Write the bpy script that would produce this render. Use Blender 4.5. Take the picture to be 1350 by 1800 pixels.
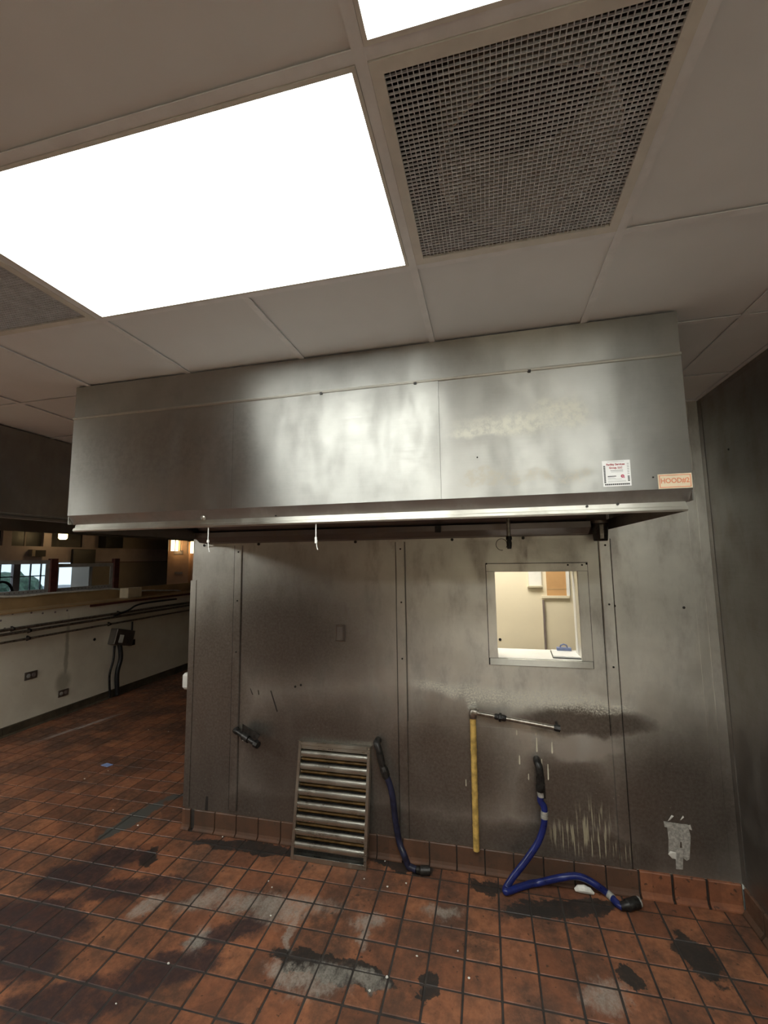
import bpy, bmesh, math, random
import numpy as np
from mathutils import Vector, Matrix

for o in list(bpy.data.objects):
    bpy.data.objects.remove(o, do_unlink=True)
scene = bpy.context.scene
COL = scene.collection
rnd = random.Random(7)

# ------------------------------------------------------------------ camera
FPX, YAW, PITCH, ROLL = 759.57, -0.2315, 0.1091, -0.0134
CAM = Vector((-1.2846, -2.9297, 1.9109))
_f = Vector((math.sin(YAW) * math.cos(PITCH), math.cos(YAW) * math.cos(PITCH), math.sin(PITCH)))
_r = Vector((math.cos(YAW), -math.sin(YAW), 0))
_u = _r.cross(_f)
CR = _r * math.cos(ROLL) + _u * math.sin(ROLL)
CU = -_r * math.sin(ROLL) + _u * math.cos(ROLL)
CF = _f
cd = bpy.data.cameras.new('camera')
cd.sensor_fit = 'HORIZONTAL'
cd.sensor_width = 36
cd.lens = FPX * 36 / 1350
cd.clip_start = 0.02
cam = bpy.data.objects.new('camera', cd)
COL.objects.link(cam)
mw = Matrix((CR, CU, -CF)).transposed().to_4x4()
mw.translation = CAM
cam.matrix_world = mw
scene.camera = cam

# ------------------------------------------------------------------ world and exposure
scene.view_settings.view_transform = 'Standard'
scene.view_settings.look = 'None'
scene.view_settings.gamma = 1
scene.view_settings.use_curve_mapping = False
scene.view_settings.exposure = 1.25
world = bpy.data.worlds.new('sky')
scene.world = world
world.use_nodes = True
world.node_tree.nodes['Background'].inputs[0].default_value = (0.72, 0.86, 1.0, 1)
world.node_tree.nodes['Background'].inputs[1].default_value = 0.6
PANEL_W = 6.5          # radiance of the kitchen's lit ceiling lenses
PANEL_C = (0.98, 1.0, 0.95)

# ------------------------------------------------------------------ pixel -> place helpers (distance from the plane that is touched)
def ray(px, py):
    return CF * FPX + CR * (px - 675) + CU * (900 - py)
def hit(px, py, ax, v):
    d = ray(px, py)
    return CAM + d * ((v - CAM[ax]) / d[ax])
def G(px, py, z=0.0): return hit(px, py, 2, z)
def W(px, py, y=0.0): return hit(px, py, 1, y)
def S(px, py, x): return hit(px, py, 0, x)

HC = 2.848             # ceiling height
XG, YG, P = -0.8715, -1.6363, 0.61    # ceiling grid
HX0, HX1, HY, HZ = -3.39, -0.538, -1.142, 2.075   # hood: ends, front, lower edge
XL = -6.6              # face of the half-height wall
WX0 = -3.49            # free end of the steel wall

# ------------------------------------------------------------------ materials
class NT:
    def __init__(s, name):
        s.m = bpy.data.materials.new(name)
        s.m.use_nodes = True
        s.t = s.m.node_tree
        s.b = s.t.nodes['Principled BSDF']
        s._pos = None
    def n(s, typ, **kw):
        nd = s.t.nodes.new(typ)
        for k, v in kw.items(): setattr(nd, k, v)
        return nd
    def put(s, sock, v):
        if isinstance(v, bpy.types.NodeSocket): s.t.links.new(v, sock)
        elif v is not None:
            if isinstance(v, (tuple, list)) and len(v) == 3 and sock.type == 'RGBA': v = (*v, 1)
            sock.default_value = v
    def pos(s):
        if s._pos is None: s._pos = s.n('ShaderNodeNewGeometry').outputs['Position']
        return s._pos
    def vm(s, op, a, b=None, out=0):
        nd = s.n('ShaderNodeVectorMath', operation=op)
        s.put(nd.inputs[0], a)
        if b is not None: s.put(nd.inputs[1], b)
        return nd.outputs['Value'] if op in ('LENGTH', 'DISTANCE', 'DOT_PRODUCT') else nd.outputs[0]
    def ma(s, op, a, b=None, c=None, clamp=False):
        nd = s.n('ShaderNodeMath', operation=op, use_clamp=clamp)
        s.put(nd.inputs[0], a)
        if b is not None: s.put(nd.inputs[1], b)
        if c is not None: s.put(nd.inputs[2], c)
        return nd.outputs[0]
    def noise(s, vec, scale, detail=4, rough=0.6, col=False):
        nd = s.n('ShaderNodeTexNoise')
        s.put(nd.inputs['Vector'], vec)
        nd.inputs['Scale'].default_value = scale
        nd.inputs['Detail'].default_value = detail
        nd.inputs['Roughness'].default_value = rough
        return nd.outputs['Color'] if col else nd.outputs[0]
    def mr(s, v, a, b, c=0.0, d=1.0, smooth=True):
        nd = s.n('ShaderNodeMapRange')
        if smooth: nd.interpolation_type = 'SMOOTHSTEP'
        s.put(nd.inputs[0], v)
        for k, x in zip((1, 2, 3, 4), (a, b, c, d)): s.put(nd.inputs[k], x)
        return nd.outputs[0]
    def mix(s, f, a, b, mode='MIX'):
        nd = s.n('ShaderNodeMix', data_type='RGBA', blend_type=mode)
        s.put(nd.inputs[0], f); s.put(nd.inputs[6], a); s.put(nd.inputs[7], b)
        return nd.outputs[2]
    def fmix(s, f, a, b):
        nd = s.n('ShaderNodeMix', data_type='FLOAT')
        s.put(nd.inputs[0], f); s.put(nd.inputs[2], a); s.put(nd.inputs[3], b)
        return nd.outputs[0]
    def blob(s, vec, c, r, ang=0.0, soft=0.35, axis='Z'):
        """mask of one stain: centre c, radii r, turned by ang about axis"""
        v = s.vm('SUBTRACT', vec, tuple(c))
        if ang:
            vr = s.n('ShaderNodeVectorRotate', rotation_type=axis + '_AXIS')
            s.put(vr.inputs['Vector'], v)
            vr.inputs['Angle'].default_value = -ang
            v = vr.outputs[0]
        v = s.vm('MULTIPLY', v, tuple(0 if q == 0 else 1 / q for q in r))
        d = s.vm('LENGTH', v)
        return s.mr(d, 1 - soft, 1 + soft, 1.0, 0.0)
    def union(s, ms):
        o = ms[0]
        for m in ms[1:]: o = s.ma('MAXIMUM', o, m)
        return o
    def bump(s, h, strength=0.2, dist=0.01):
        nd = s.n('ShaderNodeBump')
        nd.inputs['Strength'].default_value = strength
        nd.inputs['Distance'].default_value = dist
        s.put(nd.inputs['Height'], h)
        s.t.links.new(nd.outputs[0], s.b.inputs['Normal'])
    def set(s, **kw):
        names = dict(col='Base Color', rough='Roughness', metal='Metallic', spec='Specular IOR Level', aniso='Anisotropic', tangent='Tangent',
                     emit='Emission Color', es='Emission Strength', trans='Transmission Weight', alpha='Alpha', ior='IOR', coat='Coat Weight')
        for k, v in kw.items(): s.put(s.b.inputs[names[k]], v)
        return s

def plain(name, col, rough=0.6, metal=0.0, var=0.15, scale=14, spec=None):
    t = NT(name)
    f = t.noise(t.pos(), scale)
    c = t.mix(t.mr(f, 0.3, 0.7), tuple(x * (1 - var) for x in col), tuple(min(1, x * (1 + var)) for x in col))
    t.set(col=c, rough=t.mr(f, 0.2, 0.8, max(0.03, rough - 0.07), min(1, rough + 0.07)), metal=metal)
    if spec is not None: t.set(spec=spec)
    return t.m

def glow(name, col, strength):
    t = NT(name)
    f = t.noise(t.pos(), 2.0, 2)
    t.set(col=(0.8, 0.8, 0.8), rough=0.5, emit=col, es=t.mr(f, 0.3, 0.7, strength * 0.93, strength * 1.07))
    return t.m

def steel(name, col=(0.55, 0.54, 0.50), rough=0.34, grain='x', smear=(0, 0, 1), aniso=0.55, grime=0.25, grime_col=(0.20, 0.165, 0.13), seed=0.0, extra=None, film=0.0):
    t = NT(name)
    p = t.pos()
    if seed: p2 = t.vm('ADD', p, (seed, seed * 0.7, seed * 1.3))
    else: p2 = p
    st = {'x': (4, 4, 260), 'z': (260, 260, 4), 'y': (4, 4, 260)}[grain]
    g = t.noise(t.vm('MULTIPLY', p2, st), 1.0, 3)
    big = t.noise(p2, 1.7, 5, 0.6)
    mid = t.noise(t.vm('MULTIPLY', p2, (3.2, 3.2, 1.4)), 2.2, 6, 0.65)
    fine = t.noise(p2, 42, 4, 0.7)
    c = t.mix(t.mr(big, 0.3, 0.7), tuple(x * 0.86 for x in col), tuple(min(1, x * 1.1) for x in col))
    gm = t.ma('MULTIPLY', t.mr(mid, 0.45, 0.75), grime)
    c = t.mix(gm, c, grime_col)
    r = t.mr(g, 0.2, 0.8, rough - 0.04, rough + 0.05)
    r = t.ma('ADD', r, t.mr(mid, 0.35, 0.75, -0.03, 0.12))
    r = t.ma('ADD', r, t.mr(fine, 0.4, 0.75, 0.0, 0.05))
    metal = t.ma('SUBTRACT', 1.0 - film, t.ma('MULTIPLY', gm, 0.5))
    if extra: c, r, metal = extra(t, p, c, r, metal)
    tg = t.n('ShaderNodeCombineXYZ')
    for k in range(3): tg.inputs[k].default_value = smear[k]
    t.set(col=c, rough=r, metal=metal, aniso=aniso, tangent=tg.outputs[0])
    wv = t.noise(p2, 2.3, 2)
    t.bump(t.ma('ADD', t.ma('MULTIPLY', wv, 0.9), t.ma('MULTIPLY', g, 0.012)), 0.25, 0.012)
    return t.m

def wall_marks(t, p, c, r, metal):
    """splashes, dried drips and paler patches on the steel wall, each where the photo shows it"""
    wp = t.vm('ADD', p, t.vm('MULTIPLY', t.vm('SUBTRACT', t.noise(p, 9, 3, col=True), (0.5, 0.5, 0.5)), (0.09, 0, 0.09)))
    fine = t.noise(p, 95, 3, 0.8)
    fine2 = t.noise(p, 60, 5, 0.7)
    def wb(px, py, rx, rz, ang=0, soft=0.5):
        q = W(px, py); return t.blob(wp, (q.x, 0, q.z), (rx, 0, rz), ang, soft, 'Y')
    # greasy brown film, with shade painted in over the left, upper-left and bottom
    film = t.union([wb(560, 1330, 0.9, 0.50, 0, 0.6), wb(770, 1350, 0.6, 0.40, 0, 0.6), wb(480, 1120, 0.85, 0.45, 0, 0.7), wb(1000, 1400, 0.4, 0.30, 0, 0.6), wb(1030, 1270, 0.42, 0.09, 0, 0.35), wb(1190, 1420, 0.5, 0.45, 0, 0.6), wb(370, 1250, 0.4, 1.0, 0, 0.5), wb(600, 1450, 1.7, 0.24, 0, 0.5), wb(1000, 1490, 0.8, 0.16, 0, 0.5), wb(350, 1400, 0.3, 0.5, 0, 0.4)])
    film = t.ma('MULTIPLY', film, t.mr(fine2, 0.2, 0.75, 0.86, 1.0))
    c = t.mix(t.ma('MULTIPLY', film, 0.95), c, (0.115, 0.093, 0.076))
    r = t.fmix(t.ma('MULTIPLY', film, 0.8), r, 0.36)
    # white powdery splash under the window
    sp = t.union([wb(785, 1212, 0.20, 0.035, 0.15), wb(860, 1222, 0.28, 0.05, 0.12), wb(985, 1232, 0.34, 0.055, 0.05), wb(1060, 1245, 0.16, 0.03, 0.0), wb(828, 1235, 0.03, 0.06)])
    sp = t.ma('MULTIPLY', sp, t.mr(fine, 0.47, 0.55, 0.12, 1.0))
    sp = t.ma('MULTIPLY', sp, t.mr(fine2, 0.3, 0.6, 0.45, 1.0))
    # dried yellowish runs low at the right
    run = t.noise(t.vm('MULTIPLY', p, (95, 0, 5)), 1.0, 2, 0.5)
    dr = t.union([wb(1045, 1455, 0.10, 0.13, 0, 0.5), wb(1000, 1470, 0.10, 0.08, 0, 0.5), wb(1060, 1490, 0.16, 0.06, 0, 0.4)])
    dr = t.ma('MULTIPLY', dr, t.mr(run, 0.52, 0.62))
    # paler rectangle below the pipe
    cl = t.union([wb(1035, 1312, 0.18, 0.045, 0, 0.3), wb(1010, 1322, 0.15, 0.05, 0, 0.4)])
    c = t.mix(t.ma('MULTIPLY', cl, 0.7), c, (0.55, 0.54, 0.50))
    c = t.mix(t.ma('MULTIPLY', sp, 0.9), c, (0.78, 0.76, 0.64))
    c = t.mix(t.ma('MULTIPLY', dr, 0.7), c, (0.42, 0.37, 0.24))
    mk = t.ma('MAXIMUM', sp, t.ma('MULTIPLY', dr, 0.8))
    metal = t.ma('MULTIPLY', metal, t.ma('SUBTRACT', 1.0, t.ma('MULTIPLY', mk, 0.8)))
    metal = t.ma('MULTIPLY', metal, t.ma('SUBTRACT', 1.0, t.ma('MULTIPLY', film, 0.15)))
    r = t.fmix(mk, r, 0.8)
    # fine scattered specks
    vor = t.n('ShaderNodeTexVoronoi'); t.put(vor.inputs['Vector'], p); vor.inputs['Scale'].default_value = 26
    spk = t.mr(vor.outputs['Distance'], 0.05, 0.09, 1.0, 0.0)
    low = t.mr(t.noise(p, 5, 2), 0.5, 0.62)
    spk = t.ma('MULTIPLY', spk, low)
    zc = t.n('ShaderNodeSeparateXYZ'); t.put(zc.inputs[0], p)
    spk = t.ma('MULTIPLY', spk, t.mr(zc.outputs[2], 0.7, 1.1, 0.7, 0.0))
    c = t.mix(spk, c, (0.5, 0.47, 0.40))
    return c, r, metal

def hood_marks(t, p, c, r, metal):
    wp = t.vm('ADD', p, t.vm('MULTIPLY', t.vm('SUBTRACT', t.noise(p, 7, 4, col=True), (0.5, 0.5, 0.5)), (0.14, 0, 0.10)))
    f2 = t.noise(p, 34, 5, 0.7)
    def hb(px, py, rx, rz, ang=0, soft=0.5):
        q = W(px, py, HY); return t.blob(wp, (q.x, 0, q.z), (rx, 0, rz), ang, soft, 'Y')
    smear = t.union([hb(905, 745, 0.20, 0.04, 0.05), hb(985, 725, 0.10, 0.06, 0.2), hb(850, 757, 0.12, 0.025)])
    smear = t.ma('MULTIPLY', smear, t.mr(f2, 0.3, 0.6, 0.2, 0.95))
    tape = t.union([hb(850, 840, 0.10, 0.035, 0, 0.2), hb(920, 838, 0.12, 0.033, 0, 0.2), hb(1000, 838, 0.10, 0.03, 0, 0.2)])
    tape = t.ma('MULTIPLY', tape, t.mr(f2, 0.42, 0.60, 0.1, 0.75))
    haze = t.union([hb(250, 800, 0.5, 0.16, 0, 0.6), hb(410, 790, 0.12, 0.22, 0, 0.6)])
    haze = t.ma('MULTIPLY', haze, t.mr(f2, 0.35, 0.7, 0.15, 0.5))
    c = t.mix(smear, c, (0.70, 0.69, 0.60)); c = t.mix(tape, c, (0.50, 0.47, 0.39)); c = t.mix(haze, c, (0.30, 0.29, 0.27))
    mk = t.ma('MAXIMUM', smear, tape)
    metal = t.ma('MULTIPLY', metal, t.ma('SUBTRACT', 1.0, t.ma('MULTIPLY', mk, 0.6)))
    r = t.fmix(mk, r, 0.6); r = t.fmix(haze, r, 0.55)
    return c, r, metal

TX0, TPX, TY0, TPY = -0.114, 0.1685, -0.120, 0.165      # quarry tile joints

def quarry(name, greasy=0.0, floor=True):
    t = NT(name)
    p = t.pos()
    cell = t.vm('FLOOR', t.vm('MULTIPLY', t.vm('SUBTRACT', p, (TX0, TY0, 0)), (1 / TPX, 1 / TPY, 0)))
    wn = t.n('ShaderNodeTexWhiteNoise', noise_dimensions='3D'); t.put(wn.inputs['Vector'], cell)
    ramp = t.n('ShaderNodeValToRGB'); t.put(ramp.inputs[0], wn.outputs[0])
    e = ramp.color_ramp.elements
    e[0].color = (0.18, 0.070, 0.036, 1); e[1].color = (0.35, 0.142, 0.068, 1)
    for x, cc in ((0.35, (0.24, 0.092, 0.046, 1)), (0.7, (0.30, 0.116, 0.056, 1))):
        q = e.new(x); q.color = cc
    c = ramp.outputs[0]
    n1 = t.noise(p, 2.2, 6, 0.65); n2 = t.noise(p, 19, 6, 0.7); n3 = t.noise(p, 85, 4, 0.7)
    c = t.mix(t.mr(n2, 0.3, 0.75, 0, 0.5), c, (0.12, 0.05, 0.03))
    dirt = t.ma('MULTIPLY', t.mr(n1, 0.38, 0.62), t.mr(n2, 0.25, 0.65, 0.35, 1.0))
    c = t.mix(t.ma('MULTIPLY', dirt, 0.85 if floor else 0.4), c, (0.055, 0.034, 0.025))
    nd = t.noise(p, 13, 10, 0.78)
    def crisp(m, amt=0.9, lo=0.42, hi=0.58):
        return t.mr(t.ma('ADD', m, t.ma('MULTIPLY', t.ma('SUBTRACT', nd, 0.5), amt)), lo, hi)
    if floor:
        grime2 = t.mr(t.noise(t.vm('MULTIPLY', p, (1.0, 0.55, 1)), 5.5, 10, 0.75), 0.44, 0.66)
        c = t.mix(t.ma('MULTIPLY', grime2, 0.62), c, (0.070, 0.042, 0.030))
    spots = t.mr(t.noise(p, 31, 2, 0.5), 0.66, 0.72)
    c = t.mix(t.ma('MULTIPLY', spots, 0.75), c, (0.03, 0.02, 0.016))
    rough = t.mr(n2, 0.3, 0.7, 0.38, 0.62)
    if greasy:
        c = t.mix(t.mr(n1, 0.2, 0.8, greasy * 0.6, min(1, greasy * 1.2)), c, (0.070, 0.044, 0.030))
    if floor:
        wp = t.vm('ADD', p, t.vm('MULTIPLY', t.vm('SUBTRACT', t.noise(p, 7, 5, 0.7, col=True), (0.5, 0.5, 0.5)), (0.20, 0.20, 0)))
        def fb(px, py, rx, ry, ang=0, soft=0.4):
            q = G(px, py); return t.blob(wp, (q.x, q.y, 0), (rx, ry, 0), ang, soft)
        def fl(a, b, w, soft=0.4):
            A, B = G(*a), G(*b); d = B - A; m = (A + B) / 2
            return t.blob(wp, (m.x, m.y, 0), (d.length / 2, w, 0), math.atan2(d.y, d.x), soft)
        black = t.union([fl((1185, 1632), (1270, 1735), 0.075), fl((340, 1478), (540, 1500), 0.055), fl((650, 1512), (770, 1530), 0.05), fl((880, 1600), (1090, 1590), 0.07, 0.6),
                         fl((480, 1668), (690, 1735), 0.075), fb(750, 1735, 0.05, 0.07), fb(1110, 1715, 0.05, 0.05), fb(860, 1560, 0.12, 0.05, 0, 0.6), fb(262, 1508, 0.05, 0.10, 0.6)])
        black = crisp(black, 1.5, 0.40, 0.62)
        c = t.mix(t.ma('MULTIPLY', black, t.mr(n2, 0.15, 0.55, 0.7, 0.96)), c, (0.022, 0.020, 0.018))
        purple = t.union([fb(60, 1620, 0.35, 0.16, 0, 0.6), fb(130, 1540, 0.22, 0.12, 0.3, 0.6), fb(40, 1690, 0.2, 0.12, 0, 0.6), fb(210, 1505, 0.2, 0.09, 0.2, 0.6), fb(300, 1700, 0.25, 0.1, 0.5, 0.7), fb(230, 1560, 0.3, 0.1, 0.4, 0.7), fb(120, 1760, 0.3, 0.12, 0.3, 0.7), fb(400, 1640, 0.2, 0.07, 0.5, 0.7)])
        purple = crisp(purple, 1.6, 0.3, 0.8)
        c = t.mix(t.ma('MULTIPLY', purple, t.mr(n2, 0.2, 0.6, 0.6, 0.92)), c, (0.035, 0.022, 0.022))
        grey = t.union([fl((170, 1478), (285, 1410), 0.075, 0.22), fl((280, 1412), (326, 1392), 0.03, 0.25)])
        grey = crisp(grey, 0.8)
        c = t.mix(t.ma('MULTIPLY', grey, 0.93), c, (0.062, 0.066, 0.060))
        white = t.union([fl((460, 1690), (560, 1735), 0.07, 0.7), fl((590, 1705), (690, 1740), 0.05, 0.7), fl((215, 1620), (300, 1570), 0.07, 0.7), fl((300, 1605), (420, 1560), 0.09, 0.8),
                         fl((520, 1590), (500, 1680), 0.03, 0.7), fl((600, 1625), (690, 1615), 0.07, 0.7), fb(640, 1650, 0.04, 0.09, 0, 0.7), fl((1020, 1760), (1110, 1735), 0.09, 0.8),
                         fl((330, 1680), (370, 1620), 0.06, 0.8), fl((420, 1600), (560, 1605), 0.1, 0.8), fl((330, 1580), (620, 1600), 0.10, 0.9), fb(780, 1600, 0.12, 0.06, 0.2, 0.9), fb(560, 1720, 0.22, 0.10, 0.2, 0.9)])
        fib = t.noise(t.vm('MULTIPLY', p, (1.0, 0.45, 1)), 26, 10, 0.8)
        wm = t.mr(t.ma('ADD', white, t.ma('MULTIPLY', t.ma('SUBTRACT', fib, 0.5), 1.9)), 0.45, 1.15)
        wm = t.ma('MULTIPLY', wm, t.mr(white, 0.0, 0.3))
        wm = t.ma('MULTIPLY', wm, t.mr(n3, 0.3, 0.6, 0.55, 1.0))
        c = t.mix(t.ma('MULTIPLY', wm, 0.6), c, (0.36, 0.33, 0.28))
        streak = t.blob(p, tuple(G(145, 1277)), (0.42, 0.035, 0), math.atan2(*(lambda d: (d.y, d.x))(G(172, 1268) - G(118, 1286))), 0.5)
        c = t.mix(t.ma('MULTIPLY', streak, t.mr(n2, 0.3, 0.7, 0.2, 0.9)), c, (0.40, 0.36, 0.33))
        rough = t.fmix(wm, rough, 0.85); rough = t.fmix(t.ma('MULTIPLY', black, 0.6), rough, 0.42); rough = t.fmix(grey, rough, 0.5)
    t.set(col=c, rough=rough, spec=0.35)
    t.bump(t.ma('ADD', n2, t.ma('MULTIPLY', n3, 0.4)), 0.25, 0.004)
    return t.m

def drywall():
    t = NT('painted_drywall')
    p = t.pos()
    n1 = t.noise(p, 2.5, 5); n2 = t.noise(p, 24, 5, 0.7)
    c = t.mix(t.mr(n1, 0.3, 0.7), (0.68, 0.63, 0.52), (0.78, 0.74, 0.62))
    q = S(111, 1200, XL)
    wp = t.vm('ADD', p, t.vm('MULTIPLY', t.vm('SUBTRACT', t.noise(p, 8, 3, col=True), (0.5, 0.5, 0.5)), (0, 0.05, 0.05)))
    run = t.union([t.blob(wp, (0, S(118, 1130, XL).y, 0.75), (0, 0.025, 0.42), 0, 0.5, 'X'), t.blob(wp, (0, q.y, q.z), (0, 0.09, 0.14), 0, 0.5, 'X')])
    c = t.mix(t.ma('MULTIPLY', run, 0.6), c, (0.22, 0.20, 0.14))
    c = t.mix(t.mr(n2, 0.66, 0.76, 0, 0.5), c, (0.2, 0.17, 0.12))
    t.set(col=c, rough=0.62)
    t.bump(n2, 0.1, 0.003)
    return t.m

M = {}
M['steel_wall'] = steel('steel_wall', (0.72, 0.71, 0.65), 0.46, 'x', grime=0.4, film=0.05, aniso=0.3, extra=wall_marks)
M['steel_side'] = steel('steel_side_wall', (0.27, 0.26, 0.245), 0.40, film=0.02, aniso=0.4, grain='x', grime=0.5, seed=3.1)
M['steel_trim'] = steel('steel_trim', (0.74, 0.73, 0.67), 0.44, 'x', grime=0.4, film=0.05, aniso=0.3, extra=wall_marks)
M['steel_hood'] = steel('steel_hood', (0.48, 0.48, 0.45), 0.45, 'x', grime=0.06, aniso=0.96, seed=5.2, extra=hood_marks)
M['steel_lip'] = steel('steel_lip', (0.60, 0.59, 0.53), 0.42, 'x', grime=0.2, aniso=0.93, seed=2.2)
M['steel_dark'] = steel('steel_dark', (0.30, 0.28, 0.26), 0.45, 'x', grime=0.6, seed=4.4)
M['steel_inner'] = steel('inner_steel', (0.20, 0.185, 0.18), 0.42, 'x', grime=0.6, seed=9.0)  # darker steel for the parts inside the hood
M['grease'] = plain('amber_grease', (0.13, 0.075, 0.025), 0.35, 0.3, var=0.4, scale=12)
M['steel_filter'] = steel('steel_filter', (0.52, 0.51, 0.45), 0.30, 'x', grime=0.35, aniso=0.2, seed=6.0)
M['steel_far'] = steel('steel_far', (0.40, 0.39, 0.37), 0.42, 'y', grime=0.3, seed=8.0)
M['tile_floor'] = quarry('quarry_tile_floor')
M['tile_base'] = quarry('quarry_tile_base', 0.0, False)
M['tile_greasy'] = quarry('quarry_tile_greasy', 0.95, False)
M['grout'] = plain('dark_grout', (0.030, 0.024, 0.020), 0.8, var=0.4)
M['ceiling_tile'] = plain('ceiling_tile', (0.80, 0.83, 0.85), 0.55, var=0.04, scale=1.5)
M['tee'] = plain('tee_bar', (0.82, 0.84, 0.86), 0.4, var=0.05)
M['lens'] = glow('lit_lens', PANEL_C, PANEL_W)
M['lens_boost'] = glow('boosted_lit_lens', PANEL_C, PANEL_W * 1.75)  # boosted emission for the added panels that brighten the half wall
M['white_metal'] = plain('white_enamel', (0.72, 0.71, 0.66), 0.4, var=0.06)
M['eggcrate'] = plain('eggcrate_grey', (0.74, 0.76, 0.80), 0.45, var=0.1, scale=30)
M['plenum'] = plain('plenum_dark', (0.05, 0.05, 0.06), 0.7)
M['duct'] = plain('galvanised_duct', (0.80, 0.78, 0.70), 0.5, 0.0)
M['drywall'] = drywall()
M['ply'] = plain('tan_plywood', (0.42, 0.28, 0.14), 0.6, var=0.15, scale=3)
M['cove_dark'] = plain('dark_cove_base', (0.07, 0.055, 0.035), 0.6, var=0.4, scale=6)
M['black_iron'] = plain('black_iron', (0.030, 0.028, 0.026), 0.42, 0.6, var=0.5, scale=40)
M['old_steel'] = plain('old_steel_pipe', (0.32, 0.29, 0.25), 0.36, 0.9, var=0.35, scale=40)
M['yellow'] = plain('yellow_pipe_paint', (0.50, 0.33, 0.09), 0.5, var=0.35, scale=22)
M['blue'] = plain('blue_hose', (0.008, 0.016, 0.115), 0.33, var=0.3, scale=25)
M['blue_dirty'] = plain('greasy_blue_hose', (0.012, 0.014, 0.035), 0.42, var=0.5, scale=25)
M['silver'] = plain('silver_tape', (0.48, 0.48, 0.44), 0.42, 0.5, var=0.3, scale=60)
M['white'] = plain('white_plastic', (0.75, 0.75, 0.71), 0.45, var=0.06)
M['paper'] = plain('white_paper', (0.80, 0.80, 0.78), 0.55, var=0.03)
M['red_ink'] = plain('red_ink', (0.35, 0.02, 0.03), 0.5)
M['dark_ink'] = plain('dark_ink', (0.04, 0.04, 0.04), 0.5)
M['grey_ink'] = plain('grey_ink', (0.38, 0.38, 0.37), 0.5)
M['pink_ink'] = plain('pink_ink', (0.62, 0.24, 0.32), 0.5)
M['orange_ink'] = plain('orange_ink', (0.62, 0.20, 0.10), 0.5)
M['tag'] = plain('tan_placard', (0.66, 0.55, 0.38), 0.5, var=0.06)
M['cream'] = plain('cream_paint', (0.80, 0.72, 0.55), 0.5, var=0.03, scale=2)
M['office_white'] = plain('office_white', (0.80, 0.79, 0.75), 0.5, var=0.03)
M['brown_board'] = plain('tan_board', (0.55, 0.32, 0.14), 0.6, var=0.06, scale=5)
M['taupe'] = plain('taupe_channel', (0.20, 0.16, 0.15), 0.5)
M['clip_blue'] = plain('blue_grey_plastic', (0.20, 0.25, 0.45), 0.4)
M['dining_wall'] = plain('dining_wall', (0.30, 0.25, 0.20), 0.7, var=0.08, scale=2)
M['dining_beam'] = plain('dining_beam', (0.46, 0.38, 0.37), 0.7, var=0.1, scale=3)
M['dining_floor'] = plain('dining_floor', (0.10, 0.07, 0.05), 0.6)
M['pillar'] = plain('pillar_wood', (0.40, 0.24, 0.16), 0.6, var=0.12, scale=4)
M['red_wood'] = plain('red_brown_wood', (0.10, 0.030, 0.022), 0.5, var=0.25)
M['black'] = plain('black_plastic', (0.012, 0.012, 0.013), 0.4)
M['warm'] = glow('warm_lamp', (1.0, 0.70, 0.32), 3.0)
M['downlight'] = glow('downlight', (1.0, 0.9, 0.75), 2.5)
M['office_lamp'] = glow('office_lamp', (1.0, 0.95, 0.84), 7.0)
M['chip'] = plain('pale_chip', (0.68, 0.66, 0.60), 0.7)
M['blue_scrap'] = plain('blue_scrap', (0.22, 0.30, 0.55), 0.5)
M['perforated'] = plain('pale_perforated_metal', (0.45, 0.45, 0.43), 0.5, 0.3)
M['hedge'] = plain('hedge_green', (0.05, 0.085, 0.055), 0.8, var=0.5, scale=8)
M['asphalt'] = plain('asphalt', (0.20, 0.20, 0.21), 0.9)
M['drip'] = plain('dried_pale_drip', (0.62, 0.58, 0.44), 0.7)
M['gouge'] = plain('dark_gouge', (0.02, 0.016, 0.014), 0.7)
t = NT('clear_glass'); t.set(col=(0.9, 0.95, 0.95), rough=t.mr(t.noise(t.pos(), 6), 0.3, 0.7, 0.0, 0.02), trans=1.0, ior=1.05, spec=0.5); M['glass'] = t.m

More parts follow.
